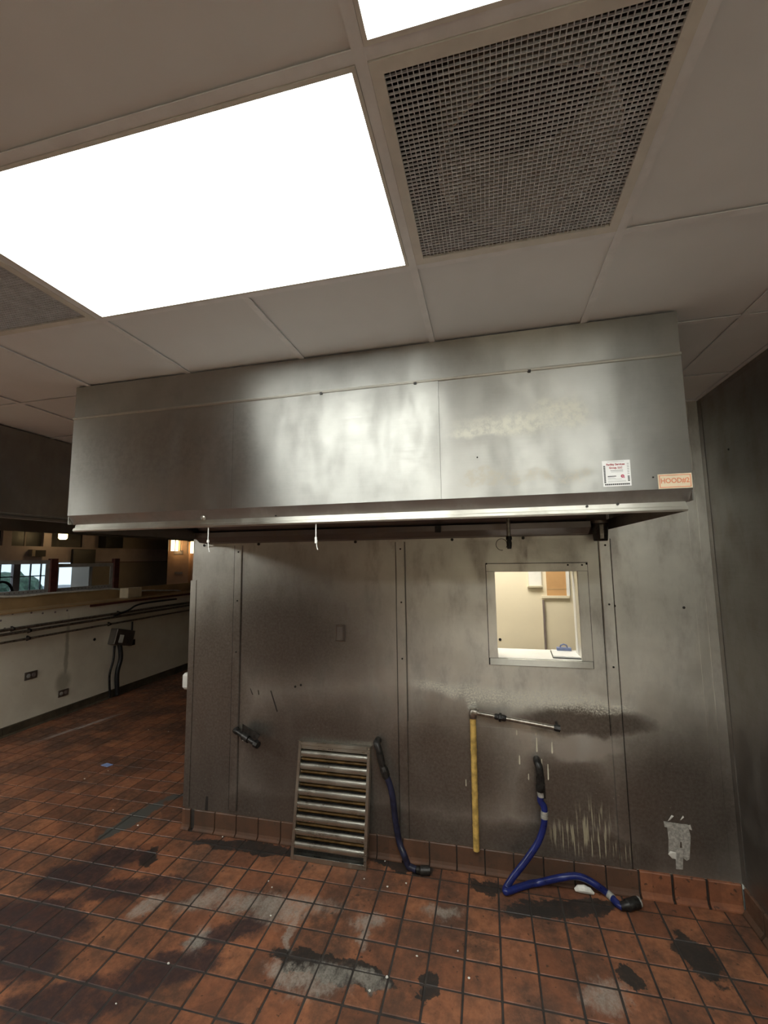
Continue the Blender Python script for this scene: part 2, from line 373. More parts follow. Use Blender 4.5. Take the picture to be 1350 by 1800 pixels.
# ------------------------------------------------------------------ mesh helpers
class MB:
    def __init__(s): s.b = bmesh.new()
    def box(s, x0, x1, y0, y1, z0, z1, mat=None, bev=0.0):
        vs = [s.b.verts.new(v) for v in ((x0, y0, z0), (x1, y0, z0), (x1, y1, z0), (x0, y1, z0), (x0, y0, z1), (x1, y0, z1), (x1, y1, z1), (x0, y1, z1))]
        fs = [s.b.faces.new([vs[i] for i in f]) for f in ((3, 2, 1, 0), (4, 5, 6, 7), (0, 1, 5, 4), (1, 2, 6, 5), (2, 3, 7, 6), (3, 0, 4, 7))]
        if bev: bmesh.ops.bevel(s.b, geom=list({e for f in fs for e in f.edges}), offset=bev, segments=1, affect='EDGES', profile=0.5)
        elif mat is not None: bmesh.ops.transform(s.b, matrix=mat, verts=vs)
        return s
    def prism(s, prof, a, b, axis='x'):
        """closed profile of (u, v) pairs swept along an axis"""
        def mk(u, v, w): return {'x': (w, u, v), 'y': (u, w, v), 'z': (u, v, w)}[axis]
        A = [s.b.verts.new(mk(u, v, a)) for u, v in prof]; B = [s.b.verts.new(mk(u, v, b)) for u, v in prof]
        n = len(prof)
        for i in range(n): s.b.faces.new((A[i], A[(i + 1) % n], B[(i + 1) % n], B[i]))
        s.b.faces.new(A[::-1]); s.b.faces.new(B)
        return s
    def tube(s, pts, rad, seg=12, caps=True):
        pts = [Vector(p) for p in pts]
        rads = rad if isinstance(rad, (list, tuple)) else [rad] * len(pts)
        rings = []; nrm = None
        for i, p in enumerate(pts):
            d = (pts[min(i + 1, len(pts) - 1)] - pts[max(i - 1, 0)]).normalized()
            if nrm is None:
                nrm = d.orthogonal().normalized()
            nrm = (nrm - d * nrm.dot(d)).normalized()
            bn = d.cross(nrm)
            rings.append([s.b.verts.new(p + (nrm * math.cos(2 * math.pi * k / seg) + bn * math.sin(2 * math.pi * k / seg)) * rads[i]) for k in range(seg)])
        for A, B in zip(rings, rings[1:]):
            for k in range(seg): s.b.faces.new((A[k], A[(k + 1) % seg], B[(k + 1) % seg], B[k]))
        if caps: s.b.faces.new(rings[0][::-1]); s.b.faces.new(rings[-1])
        return s
    def plate(s, pts, nrm, th):
        """flat outline given by 3-D points, thickened along nrm"""
        n = Vector(nrm) * th
        A = [s.b.verts.new(p) for p in pts]; B = [s.b.verts.new(Vector(p) + n) for p in pts]; k = len(pts)
        for i in range(k): s.b.faces.new((A[i], A[(i + 1) % k], B[(i + 1) % k], B[i]))
        s.b.faces.new(A[::-1]); s.b.faces.new(B)
        return s
    def ring(s, o0, o1, i0, i1, d0, d1, axis='y'):
        """slab with one rectangular hole: outer corner pair, inner pair (u, v), depth range along axis"""
        def mk(u, v, w): return {'y': (u, w, v), 'z': (u, v, w), 'x': (w, u, v)}[axis]
        us = (o0[0], i0[0], i1[0], o1[0]); vs = (o0[1], i0[1], i1[1], o1[1])
        g = [[[s.b.verts.new(mk(u, v, d)) for v in vs] for u in us] for d in (d0, d1)]
        for a in range(3):
            for b in range(3):
                if a == 1 and b == 1: continue
                for L in range(2):
                    f = (g[L][a][b], g[L][a + 1][b], g[L][a + 1][b + 1], g[L][a][b + 1])
                    s.b.faces.new(f)
        def side(c): 
            for p, q in zip(c, c[1:]): s.b.faces.new((g[0][p[0]][p[1]], g[0][q[0]][q[1]], g[1][q[0]][q[1]], g[1][p[0]][p[1]]))
        side([(0, 0), (1, 0), (2, 0), (3, 0), (3, 1), (3, 2), (3, 3), (2, 3), (1, 3), (0, 3), (0, 2), (0, 1), (0, 0)])
        side([(1, 1), (2, 1), (2, 2), (1, 2), (1, 1)])
        return s
    def mesh(s, name, mat, smooth=False):
        bmesh.ops.recalc_face_normals(s.b, faces=s.b.faces)
        me = bpy.data.meshes.new(name)
        s.b.to_mesh(me); s.b.free()
        me.materials.append(mat if not isinstance(mat, str) else M[mat])
        if smooth:
            for p in me.polygons: p.use_smooth = True
            try: me.set_sharp_from_angle(angle=math.radians(40))
            except Exception: pass
        return me
    def build(s, name, mat, parent=None, smooth=False, loc=None):
        return link(name, s.mesh(name, mat, smooth), parent, loc)

def link(name, data, parent=None, loc=None):
    o = bpy.data.objects.new(name, data)
    COL.objects.link(o)
    if parent is not None: o.parent = parent
    if loc is not None: o.location = loc
    return o
def tag(o, label, cat, group=None):
    o['label'] = label; o['category'] = cat
    if group: o['group'] = group
    return o
def struct(o, label=None, cat=None):
    o['kind'] = 'structure'
    if label: o['label'] = label; o['category'] = cat
    return o
def thing(name, label, cat, loc=(0, 0, 0), group=None):
    return tag(link(name, None, None, loc), label, cat, group)
def copy_tree(o, parent=None, loc=None):
    c = o.copy(); COL.objects.link(c); c.parent = parent
    if loc is not None: c.location = loc
    for ch in list(o.children): copy_tree(ch, c)
    return c
def smooth_path(pts, n=8):
    pts = [Vector(p) for p in pts]; out = []
    for i in range(len(pts) - 1):
        p0, p1, p2, p3 = pts[max(i - 1, 0)], pts[i], pts[i + 1], pts[min(i + 2, len(pts) - 1)]
        for k in range(n):
            t = k / n
            out.append(0.5 * ((2 * p1) + (p2 - p0) * t + (2 * p0 - 5 * p1 + 4 * p2 - p3) * t * t + (3 * p1 - p0 - 3 * p2 + p3) * t ** 3))
    return out + [pts[-1]]
def text(body, size, mat, name, parent, loc, rot, width=None, ex=0.0003, bold=0.0):
    cu = bpy.data.curves.new(name, 'FONT'); cu.body = body; cu.size = size; cu.extrude = ex; cu.align_x = 'CENTER'; cu.align_y = 'CENTER'; cu.offset = bold
    cu.resolution_u = 3
    tmp = bpy.data.objects.new(name, cu); COL.objects.link(tmp)
    dg = bpy.context.evaluated_depsgraph_get()
    me = bpy.data.meshes.new_from_object(tmp.evaluated_get(dg))
    bpy.data.objects.remove(tmp)
    me.materials.clear(); me.materials.append(M[mat])
    if width:
        xs = [v.co.x for v in me.vertices]; k = width / (max(xs) - min(xs)); c = (max(xs) + min(xs)) / 2
        for v in me.vertices: v.co.x = (v.co.x - c) * k
    o = link(name, me, parent, loc); o.rotation_euler = rot
    return o

# ================================================================== FLOOR
fl = struct(MB().box(-15.0, 0.25, -6.2, 9.6, -0.12, -0.0035).build('floor', 'grout'), 'dark grout bed under the red quarry tile floor', 'floor')
tl = MB(); tl.box(-0.0795, 0.0795, -0.0775, 0.0775, -0.006, 0.0, bev=0.0022)
tile_me = tl.mesh('tile', 'tile_floor')
cells = []
for i in range(-41, 2):
    for j in range(-36, 40):
        cx, cy = TX0 + (i + 0.5) * TPX, TY0 + (j + 0.5) * TPY
        if cx > -0.03 or cx < XL - 0.02: continue
        if cy > 4.9 or cy < -5.6: continue
        if cy > -0.05 and cx > WX0 - 0.02: continue
        if cx > TX0: continue
        d = Vector((cx, cy, 0)) - CAM
        w = d.dot(CF)
        ok = False
        if w > 0.1:
            px, py = 675 + FPX * d.dot(CR) / w, 900 - FPX * d.dot(CU) / w
            ok = -70 < px < 1420 and 1100 < py < 1870
        cells.append((0 if ok else 1, d.length, cx, cy))
cells.sort()
for k, (_, _, cx, cy) in enumerate(cells[:270]):
    o = link('tile', tile_me, fl, (cx + rnd.uniform(-.0012, .0012), cy + rnd.uniform(-.0012, .0012), rnd.uniform(-0.0012, 0.0006)))
    o.rotation_euler = (rnd.uniform(-.006, .006), rnd.uniform(-.006, .006), rnd.uniform(-.006, .006))
mb = MB()
for _, _, cx, cy in cells[270:]:
    h = rnd.uniform(-0.001, 0.0005)
    mb.box(cx - .0795, cx + .0795, cy - .0775, cy + .0775, -0.006, h)
o = mb.build('tile_field', 'tile_floor', fl); o['kind'] = 'stuff'
cut_row = MB().box(-0.0795, 0.0795, TY0 + .005, -0.033, -0.006, 0.0).mesh('tile', 'tile_floor')
for i in range(-20, 0): link('tile', cut_row, fl, (TX0 + (i + .5) * TPX, 0, rnd.uniform(-.001, .0003)))
cut_col = MB().box(TX0 + .0045, -0.033, -0.0775, 0.0775, -0.006, 0.0).mesh('tile', 'tile_floor')
for j in range(-9, 0): link('tile', cut_col, fl, (0, TY0 + (j + .5) * TPY, rnd.uniform(-.001, .0003)))
MB().box(TX0 + .0045, -0.033, TY0 + .005, -0.033, -0.006, -.0004).build('tile', 'tile_floor', fl)
struct(MB().box(-15.0, XL - 0.2, -6.2, 9.6, -0.003, 0.004).build('floor_dining', 'dining_floor'), 'dark floor of the dining room beyond the half wall', 'floor')

# ================================================================== CEILING
ce = struct(MB().box(-7.0, 0.25, -6.2, 2.0, HC + 0.32, HC + 0.40).build('ceiling', 'plenum'), 'suspended ceiling of white panels in a metal grid', 'ceiling')
LIGHTS = [(-3, -1, 1), (-1, -2, 2), (-1, -4, 3), (-9, -2, 5), (-10, -1, 6)]  # the last three are added, out of view
GRILLES = [(-1, -1), (-4, -1)]
used = set()
for i, j, _ in LIGHTS: used |= {(i, j), (i + 1, j)}
used |= set(GRILLES)
def cellx(i): return XG + i * P
def celly(j): return YG + j * P
ct = MB().box(-P / 2 + 0.006, P / 2 - 0.006, -P / 2 + 0.006, P / 2 - 0.006, 0.007, 0.019).mesh('ceiling_tile', 'ceiling_tile')
wide = {(-3, -2), (-2, -2)}
for i in range(-10, 2):
    for j in range(-7, 4):
        if (i, j) in used or (i, j) in wide: continue
        x0, x1, y0, y1 = cellx(i), min(cellx(i + 1), -0.001), celly(j), celly(j + 1)
        if x1 - x0 < 0.03 or x0 < -6.98: continue
        y1 = min(y1, -0.002) if x0 > WX0 - 0.3 else y1
        if y1 - y0 < 0.03: continue
        if x1 - x0 > P - 0.01 and y1 - y0 > P - 0.01:
            link('ceiling_tile', ct, ce, ((x0 + x1) / 2, (y0 + y1) / 2, HC))
        else:
            MB().box(x0 + .006, x1 - .002, y0 + .006, y1 - .002, HC + .007, HC + .019).build('ceiling_tile', 'ceiling_tile', ce)
MB().box(cellx(-3) + .006, cellx(-1) - .006, celly(-2) + .006, celly(-1) - .006, HC + .007, HC + .019).build('ceiling_tile', 'ceiling_tile', ce)
tee = lambda a, b, c, d, e=0.0: MB().box(a, b, c, d, HC - 0.001 + e, HC + 0.0025).build('tee_bar', 'tee', ce)
gaps = {}
for i, j, _ in LIGHTS: gaps.setdefault(i + 1, []).append(j)
gaps.setdefault(-2, []).append(-2)
for i in range(-10, 2):
    y = -6.2; ye = 0.0 if i > -5 else 2.0
    for j in sorted(gaps.get(i, [])):
        if celly(j) - y > .03: tee(cellx(i) - .012, cellx(i) + .012, y, celly(j) - .0125)
        y = celly(j + 1) + .0125
    tee(cellx(i) - .012, cellx(i) + .012, y, ye)
for j in range(-7, 4):
    spans = [(cellx(k), min(cellx(k + 1), -0.001)) for k in range(-10, 2)]
    for k, (a, b) in zip(range(-10, 2), spans):
        if j > 2 and k > -6: continue
        if b > a: tee(a, b, celly(j) - .012, celly(j) + .012, 0.0006)
tee(-0.022, -0.0005, -6.2, 0.0); tee(-0.6, -0.022, -0.024, -0.0015)

def ceiling_light(i, j, label, lens='lens'):
    cx, cy = cellx(i) + P, celly(j) + P / 2
    t = thing('ceiling_light', label, 'ceiling light', (cx, cy, HC), 'lit ceiling panels')
    MB().ring((-P + .013, -P / 2 + .013), (P - .013, P / 2 - .013), (-P + .022, -P / 2 + .022), (P - .022, P / 2 - .022), -0.003, 0.05, 'z').build('frame', 'white_metal', t)
    MB().box(-P + .0225, P - .0225, -P / 2 + .0225, P / 2 - .0225, 0.006, 0.010).build('lens', lens, t)
    MB().box(-P + .02, P - .02, -P / 2 + .02, P / 2 - .02, 0.052, 0.12).build('housing', 'white_metal', t)
    return t
ceiling_light(*LIGHTS[0][:2], 'large lit rectangular ceiling panel beside the dark vent grille, seen whole but for its corner')
ceiling_light(*LIGHTS[1][:2], 'lit ceiling panel cut by the top edge of the picture above the vent grille')
ceiling_light(*LIGHTS[2][:2], 'added unseen lit panel behind the viewer near the side wall, second row back')  # added behind the camera so the steel has light to reflect
ceiling_light(*LIGHTS[3][:2], 'added fill panel outside the picture over the aisle along the half wall', 'lens_boost')  # this and the next are added fill for half wall and left floor
ceiling_light(*LIGHTS[4][:2], 'added fill panel outside the picture directly above the half wall', 'lens_boost')

def return_grille(i, j, label, collar):
    cx, cy = cellx(i) + P / 2, celly(j) + P / 2
    t = thing('return_grille', label, 'vent grille', (cx, cy, HC), 'egg-crate ceiling vents')
    h = P / 2
    MB().ring((-h + .013, -h + .013), (h - .013, h - .013), (-h + .038, -h + .038), (h - .038, h - .038), -0.004, 0.006, 'z').build('frame', 'white_metal', t)
    m = MB(); n = 48; a = h - .038; th = 0.0006; s = 2 * a / n
    for k in range(1, n):
        m.box(-a + k * s - th, -a + k * s + th, -a, a, 0.000, 0.0062); m.box(-a, a, -a + k * s - th, -a + k * s + th, 0.0002, 0.0060)
    c = m.build('eggcrate_core', 'eggcrate', t); c['kind'] = 'stuff'
    m = MB(); b = h - .02; zt = 0.26
    m.box(-b, b, -b, -b + .01, .012, zt); m.box(-b, b, b - .01, b, .012, zt); m.box(-b, -b + .01, -b, b, .012, zt); m.box(b - .01, b, -b, b, .012, zt); m.box(-b, b, -b, b, zt, zt + .01)
    m.build('plenum_box', 'plenum', t)
    if collar:
        m = MB(); r0 = 0.21; z0, z1 = 0.02, 0.25; N = 40
        A = [[m.b.verts.new((0.02 + r * math.cos(2 * math.pi * k / N), 0.02 + r * math.sin(2 * math.pi * k / N), z)) for k in range(N)] for r, z in ((r0, z0), (r0, z1), (r0 - .004, z1), (r0 - .004, z0))]
        for q in range(4):
            for k in range(N): m.b.faces.new((A[q][k], A[q][(k + 1) % N], A[(q + 1) % 4][(k + 1) % N], A[(q + 1) % 4][k]))
        m.build('duct_collar', 'duct', t, True)
    return t
return_grille(*GRILLES[0], 'square egg-crate ceiling vent beyond the large lit panel with a round duct showing behind it', True)
return_grille(*GRILLES[1], 'dark ceiling vent partly cut off at the picture edge, behind the large lit panel', False)

# ================================================================== STEEL WALL (back)
WT = 0.17
wb = struct(MB().ring((WX0, 0.0), (0.0, HC), (-1.243, 1.277), (-0.740, 1.823), 0.006, WT).build('wall_back', 'drywall'), 'steel-clad kitchen wall under the hood', 'wall')
edges = [WX0, -3.128, -1.875, -0.592, -0.004]
BT = 0.134
def panel(x0, x1, z0, z1, y0=0.0, y1=0.006): return MB().box(x0 + .001, x1 - .001, y0, y1, z0, z1).build('steel_panel', 'steel_wall', wb)
panel(edges[0], edges[1], BT, HC); panel(edges[1], edges[2], BT, HC); panel(edges[3], edges[4], BT, HC)
MB().ring((edges[2] + .001, 0.845), (edges[3] - .001, HC), (-1.243, 1.277), (-0.740, 1.823), 0.0, 0.006).build('steel_panel', 'steel_wall', wb)
panel(edges[2] + .03, edges[3] + .0, BT, 0.852, -0.0016, 0.004)
# vertical cover strips with folded edges
def strip(xc, w, z0, z1, name='cover_strip', y=0.0, lean=0.0):
    m = MB().prism([(xc - w / 2, y), (xc - w / 2 + .006, y - .009), (xc + w / 2 - .006, y - .009), (xc + w / 2, y)], z0, z1, 'z')
    s = m.build(name, 'steel_trim', wb)
    MB().box(xc - w / 2 - .0025, xc + w / 2 + .0022, y - .0012, y - .0002, z0, z1).build('seam', 'black_iron', s)
    return s
def screw(parent, x, y, z, r=0.006):
    MB().tube([(x, y, z), (x, y - .003, z), (x, y - .0045, z)], [r, r, r * .5], 8).build('screw', 'black_iron', parent)
strips = [strip(-3.104, 0.066, 0.16, 2.045), strip(-1.864, 0.066, BT, 2.03), strip(-0.575, 0.07, BT, 2.02)]
for s, x in zip(strips, (-3.104, -1.864, -0.575)):
    for z in (1.98, 1.62, 1.25): screw(s, x + .003, -0.009, z)
MB().box(-0.052, -0.004, -0.004, 0.0, BT, HC).build('corner_trim', 'steel_trim', wb)
MB().box(-0.105, -0.070, -0.002, 0.0, BT, HC).build('corner_trim', 'steel_trim', wb)
# corner guard at the free end
MB().prism([(WX0 - .018, -.004), (WX0 + .03, -.004), (WX0 + .03, 0), (WX0 - .001, 0), (WX0 - .001, WT), (WX0 - .018, WT)], BT + .01, 1.77, 'z').build('end_guard', 'steel_trim', wb)
MB().box(WX0 - .006, WX0, 0.0, WT + .003, BT, HC).build('end_panel', 'steel_wall', wb)
# cove base
prof = [(0.006, 0.0), (0.006, BT), (-0.010, BT), (-0.013, BT - .004), (-0.013, 0.032), (-0.018, 0.016), (-0.031, 0.008), (-0.032, 0.001), (-0.03, 0.0)]
bm_clean = MB().prism([(y - .004, z) for y, z in prof], -0.0775, 0.0775).mesh('base_tile', 'tile_base')
bm_greasy = MB().prism(prof, -0.081, 0.081).mesh('base_tile', 'tile_greasy')
for k in range(20):
    xc = -0.0925 - 0.17 * k
    o = link('base_tile', bm_clean if k < 3 else bm_greasy, wb, (xc, 0, rnd.uniform(0, .001)))
    o.rotation_euler = (0, 0, rnd.uniform(-.004, .004))
MB().prism(prof, WX0 - .015, -3.44).build('base_tile', 'tile_greasy', wb)
MB().box(WX0, -0.006, -0.003, 0.008, 0.002, BT - .006).build('base_grout', 'grout', wb)
# marks: dried pale drips and dark gouges, each its own
def drip(px, py0, py1, w, mat='drip', px1=None):
    A, B = W(px, py0), W(px1 if px1 else px + (py1 - py0) * 0.03, py1)
    yy = -0.0016 if A.z < 0.85 and A.x > -1.84 and A.x < -0.6 else 0.0
    MB().plate([(A.x - w / 2, yy, A.z), (A.x + w / 2, yy, A.z), (B.x + w * .7, yy, B.z + w), (B.x, yy, B.z), (B.x - w * .7, yy, B.z + w)], (0, -1, 0), 0.0009).build('paint_drip' if mat == 'drip' else 'gouge', mat, wb)
for a in ((943, 1297, 1322, .006), (970, 1305, 1325, .007), (913, 1328, 1344, .006), (908, 1283, 1292, .005), (929, 1360, 1371, .004), (963, 1343, 1371, .005), (952, 1334, 1344, .004), (985, 1286, 1297, .006), (942, 1288, 1293, .006), (819, 1370, 1382, .004)):
    drip(*a)
for a in ((476, 1214, 1252, .008, 'gouge', 487), (454, 1213, 1222, .006, 'gouge', 455), (440, 1210, 1222, .005, 'gouge', 444), (364, 1400, 1440, .018, 'gouge', 362)): drip(*a)
for px, py in ((519, 1207), (529, 1204), (1202, 1068), (1080, 1065)):
    q = W(px, py); screw(wb, q.x, 0.0, q.z, 0.008)

# ================================================================== PASS-THROUGH WINDOW
w1 = struct(link('window_1', None, None, (-0.99, 0, 1.55)), 'steel-framed pass-through window in the kitchen wall', 'window')
IX0, IX1, IZ0, IZ1, OX0, OX1, OZ0, OZ1 = -1.243, -0.740, 1.277, 1.823, -1.294, -0.682, 1.237, 1.872
off = Vector((-0.99, 0, 1.55))
def wpart(name, mat, *b):
    MB().box(b[0] - off.x, b[1] - off.x, b[2], b[3], b[4] - off.z, b[5] - off.z).build(name, mat, w1)
MB().ring((OX0 - .004 - off.x, OZ0 - .004 - off.z), (OX1 + .004 - off.x, OZ1 + .004 - off.z), (IX0 - off.x, IZ0 - off.z), (IX1 - off.x, IZ1 - off.z), -.0022, -.0002).build('caulk_line', 'black_iron', w1)
wpart('frame_head', 'steel_trim', OX0, OX1, -.012, -.0023, IZ1 + .001, OZ1)
wpart('frame_sill', 'steel_lip', OX0 + .004, OX1 - .002, -.014, -.0023, OZ0, IZ0 - .001)
wpart('frame_jamb', 'steel_trim', OX0, IX0, -.008, -.0023, IZ0 + .001, IZ1 - .001)
wpart('frame_jamb', 'steel_trim', IX1, OX1, -.008, -.0023, IZ0 + .001, IZ1 - .001)
wpart('reveal', 'steel_trim', IX0, IX0 + .003, 0, WT, IZ0, IZ1)
wpart('reveal', 'steel_trim', IX1 - .003, IX1, 0, WT, IZ0, IZ1)
wpart('reveal', 'steel_trim', IX0 + .003, IX1 - .003, 0, WT, IZ1 - .003, IZ1)
wpart('reveal', 'office_white', IX1 - .004, IX1 - .0035, WT * .55, WT, IZ0, IZ1)
wpart('sill_board', 'office_white', IX0 + .003, IX1 - .003, 0.002, 0.30, IZ0 - .02, IZ0 + .002)
for px, py in ((998, 993), (1023, 993), (1031, 991), (855, 991)):
    q = W(px, py, -.012); MB().tube([(q.x - off.x, -.012, q.z - off.z), (q.x - off.x, -.015, q.z - off.z)], .006, 8).build('screw', 'black_iron', w1)

# ================================================================== OFFICE behind the window
OY = 1.6
def swall(name, mat, *b, label=None): return struct(MB().box(*b).build(name, mat), label, 'wall' if label else None)
swall('wall_office_back', 'cream', -3.45, 0.0, OY, OY + .1, 0, 2.75, label='cream office wall seen through the pass-through window')
swall('wall_office_left', 'drywall', WX0 + .002, WX0 + .09, WT + .001, 4.6, 0, HC, label='side wall of the office behind the steel wall')
swall('wall_office_right', 'cream', -0.0, 0.09, WT + .002, OY + .1, 0, 2.75, label='right cream wall of the small office')
swall('ceiling_office', 'office_white', -3.40, 0.0, WT + .002, OY, 2.62, 2.70, label='white ceiling of the small office')
t = thing('office_light', 'lit panel on the office ceiling behind the pass-through window', 'ceiling light', (-1.3, 0.85, 2.62))
MB().box(-.6, .6, -.28, .28, -.05, -.002).build('housing', 'white_metal', t); MB().box(-.57, .57, -.25, .25, -.056, -.051).build('lens', 'office_lamp', t)
def ob(name, mat, px0, py0, px1, py1, d, label, cat, y=OY):
    a, b = W(px0, py0, y), W(px1, py1, y)
    return tag(MB().box(min(a.x, b.x), max(a.x, b.x), y - d, y - .001, min(a.z, b.z), max(a.z, b.z), bev=0.003).build(name, mat), label, cat)
a, b = W(927, 980, OY), W(952, 1033, OY)
t = thing('paper_holder', 'white wall board with a curved lip on the cream office wall', 'wall board', ((a.x + b.x) / 2, OY, b.z))
w = (b.x - a.x) / 2
MB().box(-w, w, -.02, -.001, .012, a.z - b.z).build('board', 'office_white', t)
MB().prism([(-.001, 0), (-.045, .004), (-.05, .02), (-.044, .022), (-.038, .012), (-.001, .012)], -w - .012, w + .006).build('lip', 'cream', t)
a, b = W(958, 980, OY), W(996, 1049, OY)
t = thing('notice_board', 'tan brown board with a pale ledge on the office wall', 'notice board', ((a.x + b.x) / 2, OY, b.z))
w = (b.x - a.x) / 2
MB().box(-w, w, -.012, -.001, .012, a.z - b.z).build('board', 'brown_board', t)
MB().box(-w - .05, w + .02, -.03, -.001, -.012, .0115).build('ledge', 'cream', t)
MB().box(w + .001, w + .03, -.02, -.001, .012, a.z - b.z).build('edge_strip', 'office_white', t)
MB().box(-w, w, -.0135, -.0121, .07, .078).build('crease', 'ply', t)
a, b = W(953, 1054, OY), W(964, 1165, OY)
tag(MB().box(a.x, b.x - .01, OY - .03, OY - .001, b.z, a.z - .004, bev=.002).build('wall_channel', 'taupe'), 'dark taupe vertical metal channel on the office wall below the tan board', 'channel')
q = W(879, 1124, OY); tag(MB().tube([(q.x, OY - .001, q.z), (q.x, OY - .006, q.z)], .014, 10).build('wall_grommet', 'black'), 'small black round spot low on the cream office wall', 'grommet')
q = G(998, 1153, IZ0 + .002)
t = thing('clipboard', 'pale clipboard with a blue-grey clip lying on the window sill', 'clipboard', (q.x - .01, 0.14, IZ0 + .003)); t.rotation_euler = (0, 0, -0.06)
MB().box(-.085, .085, -.11, .11, 0, .004).build('board', 'dark_ink', t); MB().box(-.08, .08, -.105, .105, .0045, .012).build('paper_pad', 'paper', t)
cl = MB().box(-.045, .045, .075, .11, .0125, .03).build('clip', 'clip_blue', t)
MB().tube([(-.022, .09, .028), (-.018, .09, .045), (0, .09, .052), (.018, .09, .045), (.022, .09, .028)], .005, 8).build('clip_loop', 'clip_blue', cl)

# ================================================================== SIDE WALL (right)
wr = struct(MB().box(0.004, 0.16, -6.2, -0.0, 0, HC + .3).build('wall_right', 'drywall'), 'dark steel-clad side wall meeting the corner', 'wall')
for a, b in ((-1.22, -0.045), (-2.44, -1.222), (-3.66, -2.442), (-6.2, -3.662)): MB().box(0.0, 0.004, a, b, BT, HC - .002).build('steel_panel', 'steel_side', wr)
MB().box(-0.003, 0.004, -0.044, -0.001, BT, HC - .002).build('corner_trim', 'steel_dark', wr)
MB().box(-0.001, 0.0005, -6.2, -0.045, HC - .03, HC - .004).build('top_trim', 'steel_dark', wr)
bside = MB().prism([(-z0, z1) for z0, z1 in ()] or [(0.004, 0), (0.004, BT), (-.010, BT), (-.013, BT - .004), (-.013, .03), (-.03, .008), (-.031, 0)], -0.0775, 0.0775, 'y').mesh('base_tile', 'tile_greasy')
for k in range(14): link('base_tile', bside, wr, (0, -0.115 - 0.17 * k, 0))
q = S(1281, 790, 0.0); screw(wr, -0.0, q.y, q.z, .006)

# ================================================================== HOOD
h = thing('range_hood', 'large stainless steel kitchen exhaust hood hanging above the empty cooking line', 'range hood', ((HX0 + HX1) / 2, HY, HZ))
ho = Vector(((HX0 + HX1) / 2, HY, HZ))
def hp(name, mat, mb, smooth=False):
    o = mb.build(name, mat, h, smooth); o.location = -ho
    return o
FZ0, FZ1 = 2.157, 2.668
xs = [HX0, -2.44, -1.46, HX1]
for k in range(3):
    m = MB(); ty = (0.0, 0.004, -0.002)[k]; tz = (0.0, 0.004, 0.003)[k]
    x0, x1 = xs[k] + .0003, xs[k + 1] - .0003
    ya, yb = ((0, 0), (0.0, -.0022), (.0018, 0))[k]
    m.plate([(x0, HY + ya, FZ0), (x1, HY + yb, FZ0), (x1, HY + yb, FZ1), (x0, HY + ya, FZ1)], (0, 1, 0), 0.004)
    hp('front_panel', 'steel_hood', m)
hp('closure_panel', 'steel_hood', MB().box(HX0 + .001, HX1 - .001, HY + .003, HY + .007, FZ1 + .010, HC - .002))
hp('seam_trim', 'steel_lip', MB().prism([(HY + .006, FZ1 - .002), (HY - .006, FZ1), (HY - .009, FZ1 + .005), (HY - .004, FZ1 + .012), (HY + .006, FZ1 + .014)], HX0 + .002, HX1 - .001))
for px, py in ((565, 687), (730, 671), (930, 651)):
    q = W(px, py, HY); hp('seam_clip', 'black_iron', MB().box(q.x - .006, q.x + .006, HY - .008, HY - .002, FZ1 - .006, FZ1 + .006))
for x0, x1 in ((HX0, HX0 + .004), (HX1 - .004, HX1)):
    hp('end_panel', 'steel_hood', MB().box(x0, x1, HY + .0045, -0.011, FZ0 - .045, HC - .002))
# turned-under lower edge
hp('lower_return', 'steel_dark', MB().prism([(HY, FZ0), (HY + .035, FZ0 - .046), (HY + .040, FZ0 - .046), (HY + .006, FZ0)], HX0 + .001, HX1 - .001))
hp('lip', 'steel_lip', MB().prism([(HY + .034, FZ0 - .045), (HY + .030, HZ + .019), (HY + .034, HZ + .018), (HY + .04, FZ0 - .046)], HX0 + .018, HX1 - .016))
hp('rim', 'steel_lip', MB().prism([(HY + .030, HZ + .020), (HY + .022, HZ + .016), (HY + .020, HZ + .006), (HY + .026, HZ), (HY + .045, HZ), (HY + .045, HZ + .01), (HY + .034, HZ + .018)], HX0 + .016, HX1 - .014))
for x0, x1 in ((HX0 + .016, HX0 + .02), (HX1 - .018, HX1 - .014)): hp('end_skirt', 'steel_dark', MB().box(x0, x1, HY + .047, -.011, HZ, FZ0 - .02))
# inside: top, back, filter bank, trough along the wall
hp('inner_top', 'steel_dark', MB().box(HX0 + .006, HX1 - .006, HY + .01, -.02, 2.60, 2.606))
hp('inner_back', 'steel_inner', MB().box(HX0 + .02, HX1 - .02, -.020, -.012, 2.05, 2.60))
hp('filter_bank', 'steel_inner', MB().prism([(-.12, 2.12), (-.55, 2.55), (-.56, 2.54), (-.13, 2.11)], HX0 + .05, -0.70))
hp('trough', 'steel_inner', MB().prism([(-.0205, 2.045), (-.10, 2.052), (-.16, 2.085), (-.165, 2.12), (-.155, 2.12), (-.15, 2.09), (-.098, 2.06), (-.0205, 2.055)], HX0 + .02, -0.68))
hp('trough_flange', 'steel_trim', MB().box(HX0 + .02, -0.62, -.019, -.010, 2.028, 2.044))
for px in (360, 455, 625, 795, 920):
    q = W(px, 958, -.02); hp('flange_bolt', 'black_iron', MB().tube([(q.x, -.019, 2.035), (q.x, -.028, 2.035)], .010, 8))
q = W(358, 910, HY + .03); hp('lip_bolt', 'old_steel', MB().tube([(q.x, HY + .034, q.z), (q.x, HY + .022, q.z), (q.x, HY + .016, q.z)], [.012, .012, .006], 10))
for px, py in ((485, 906), (1032, 890), (1086, 886)):
    q = W(px, py, HY + .03); hp('lip_screw', 'black_iron', MB().tube([(q.x, HY + .033, q.z), (q.x, HY + .028, q.z)], .005, 8))
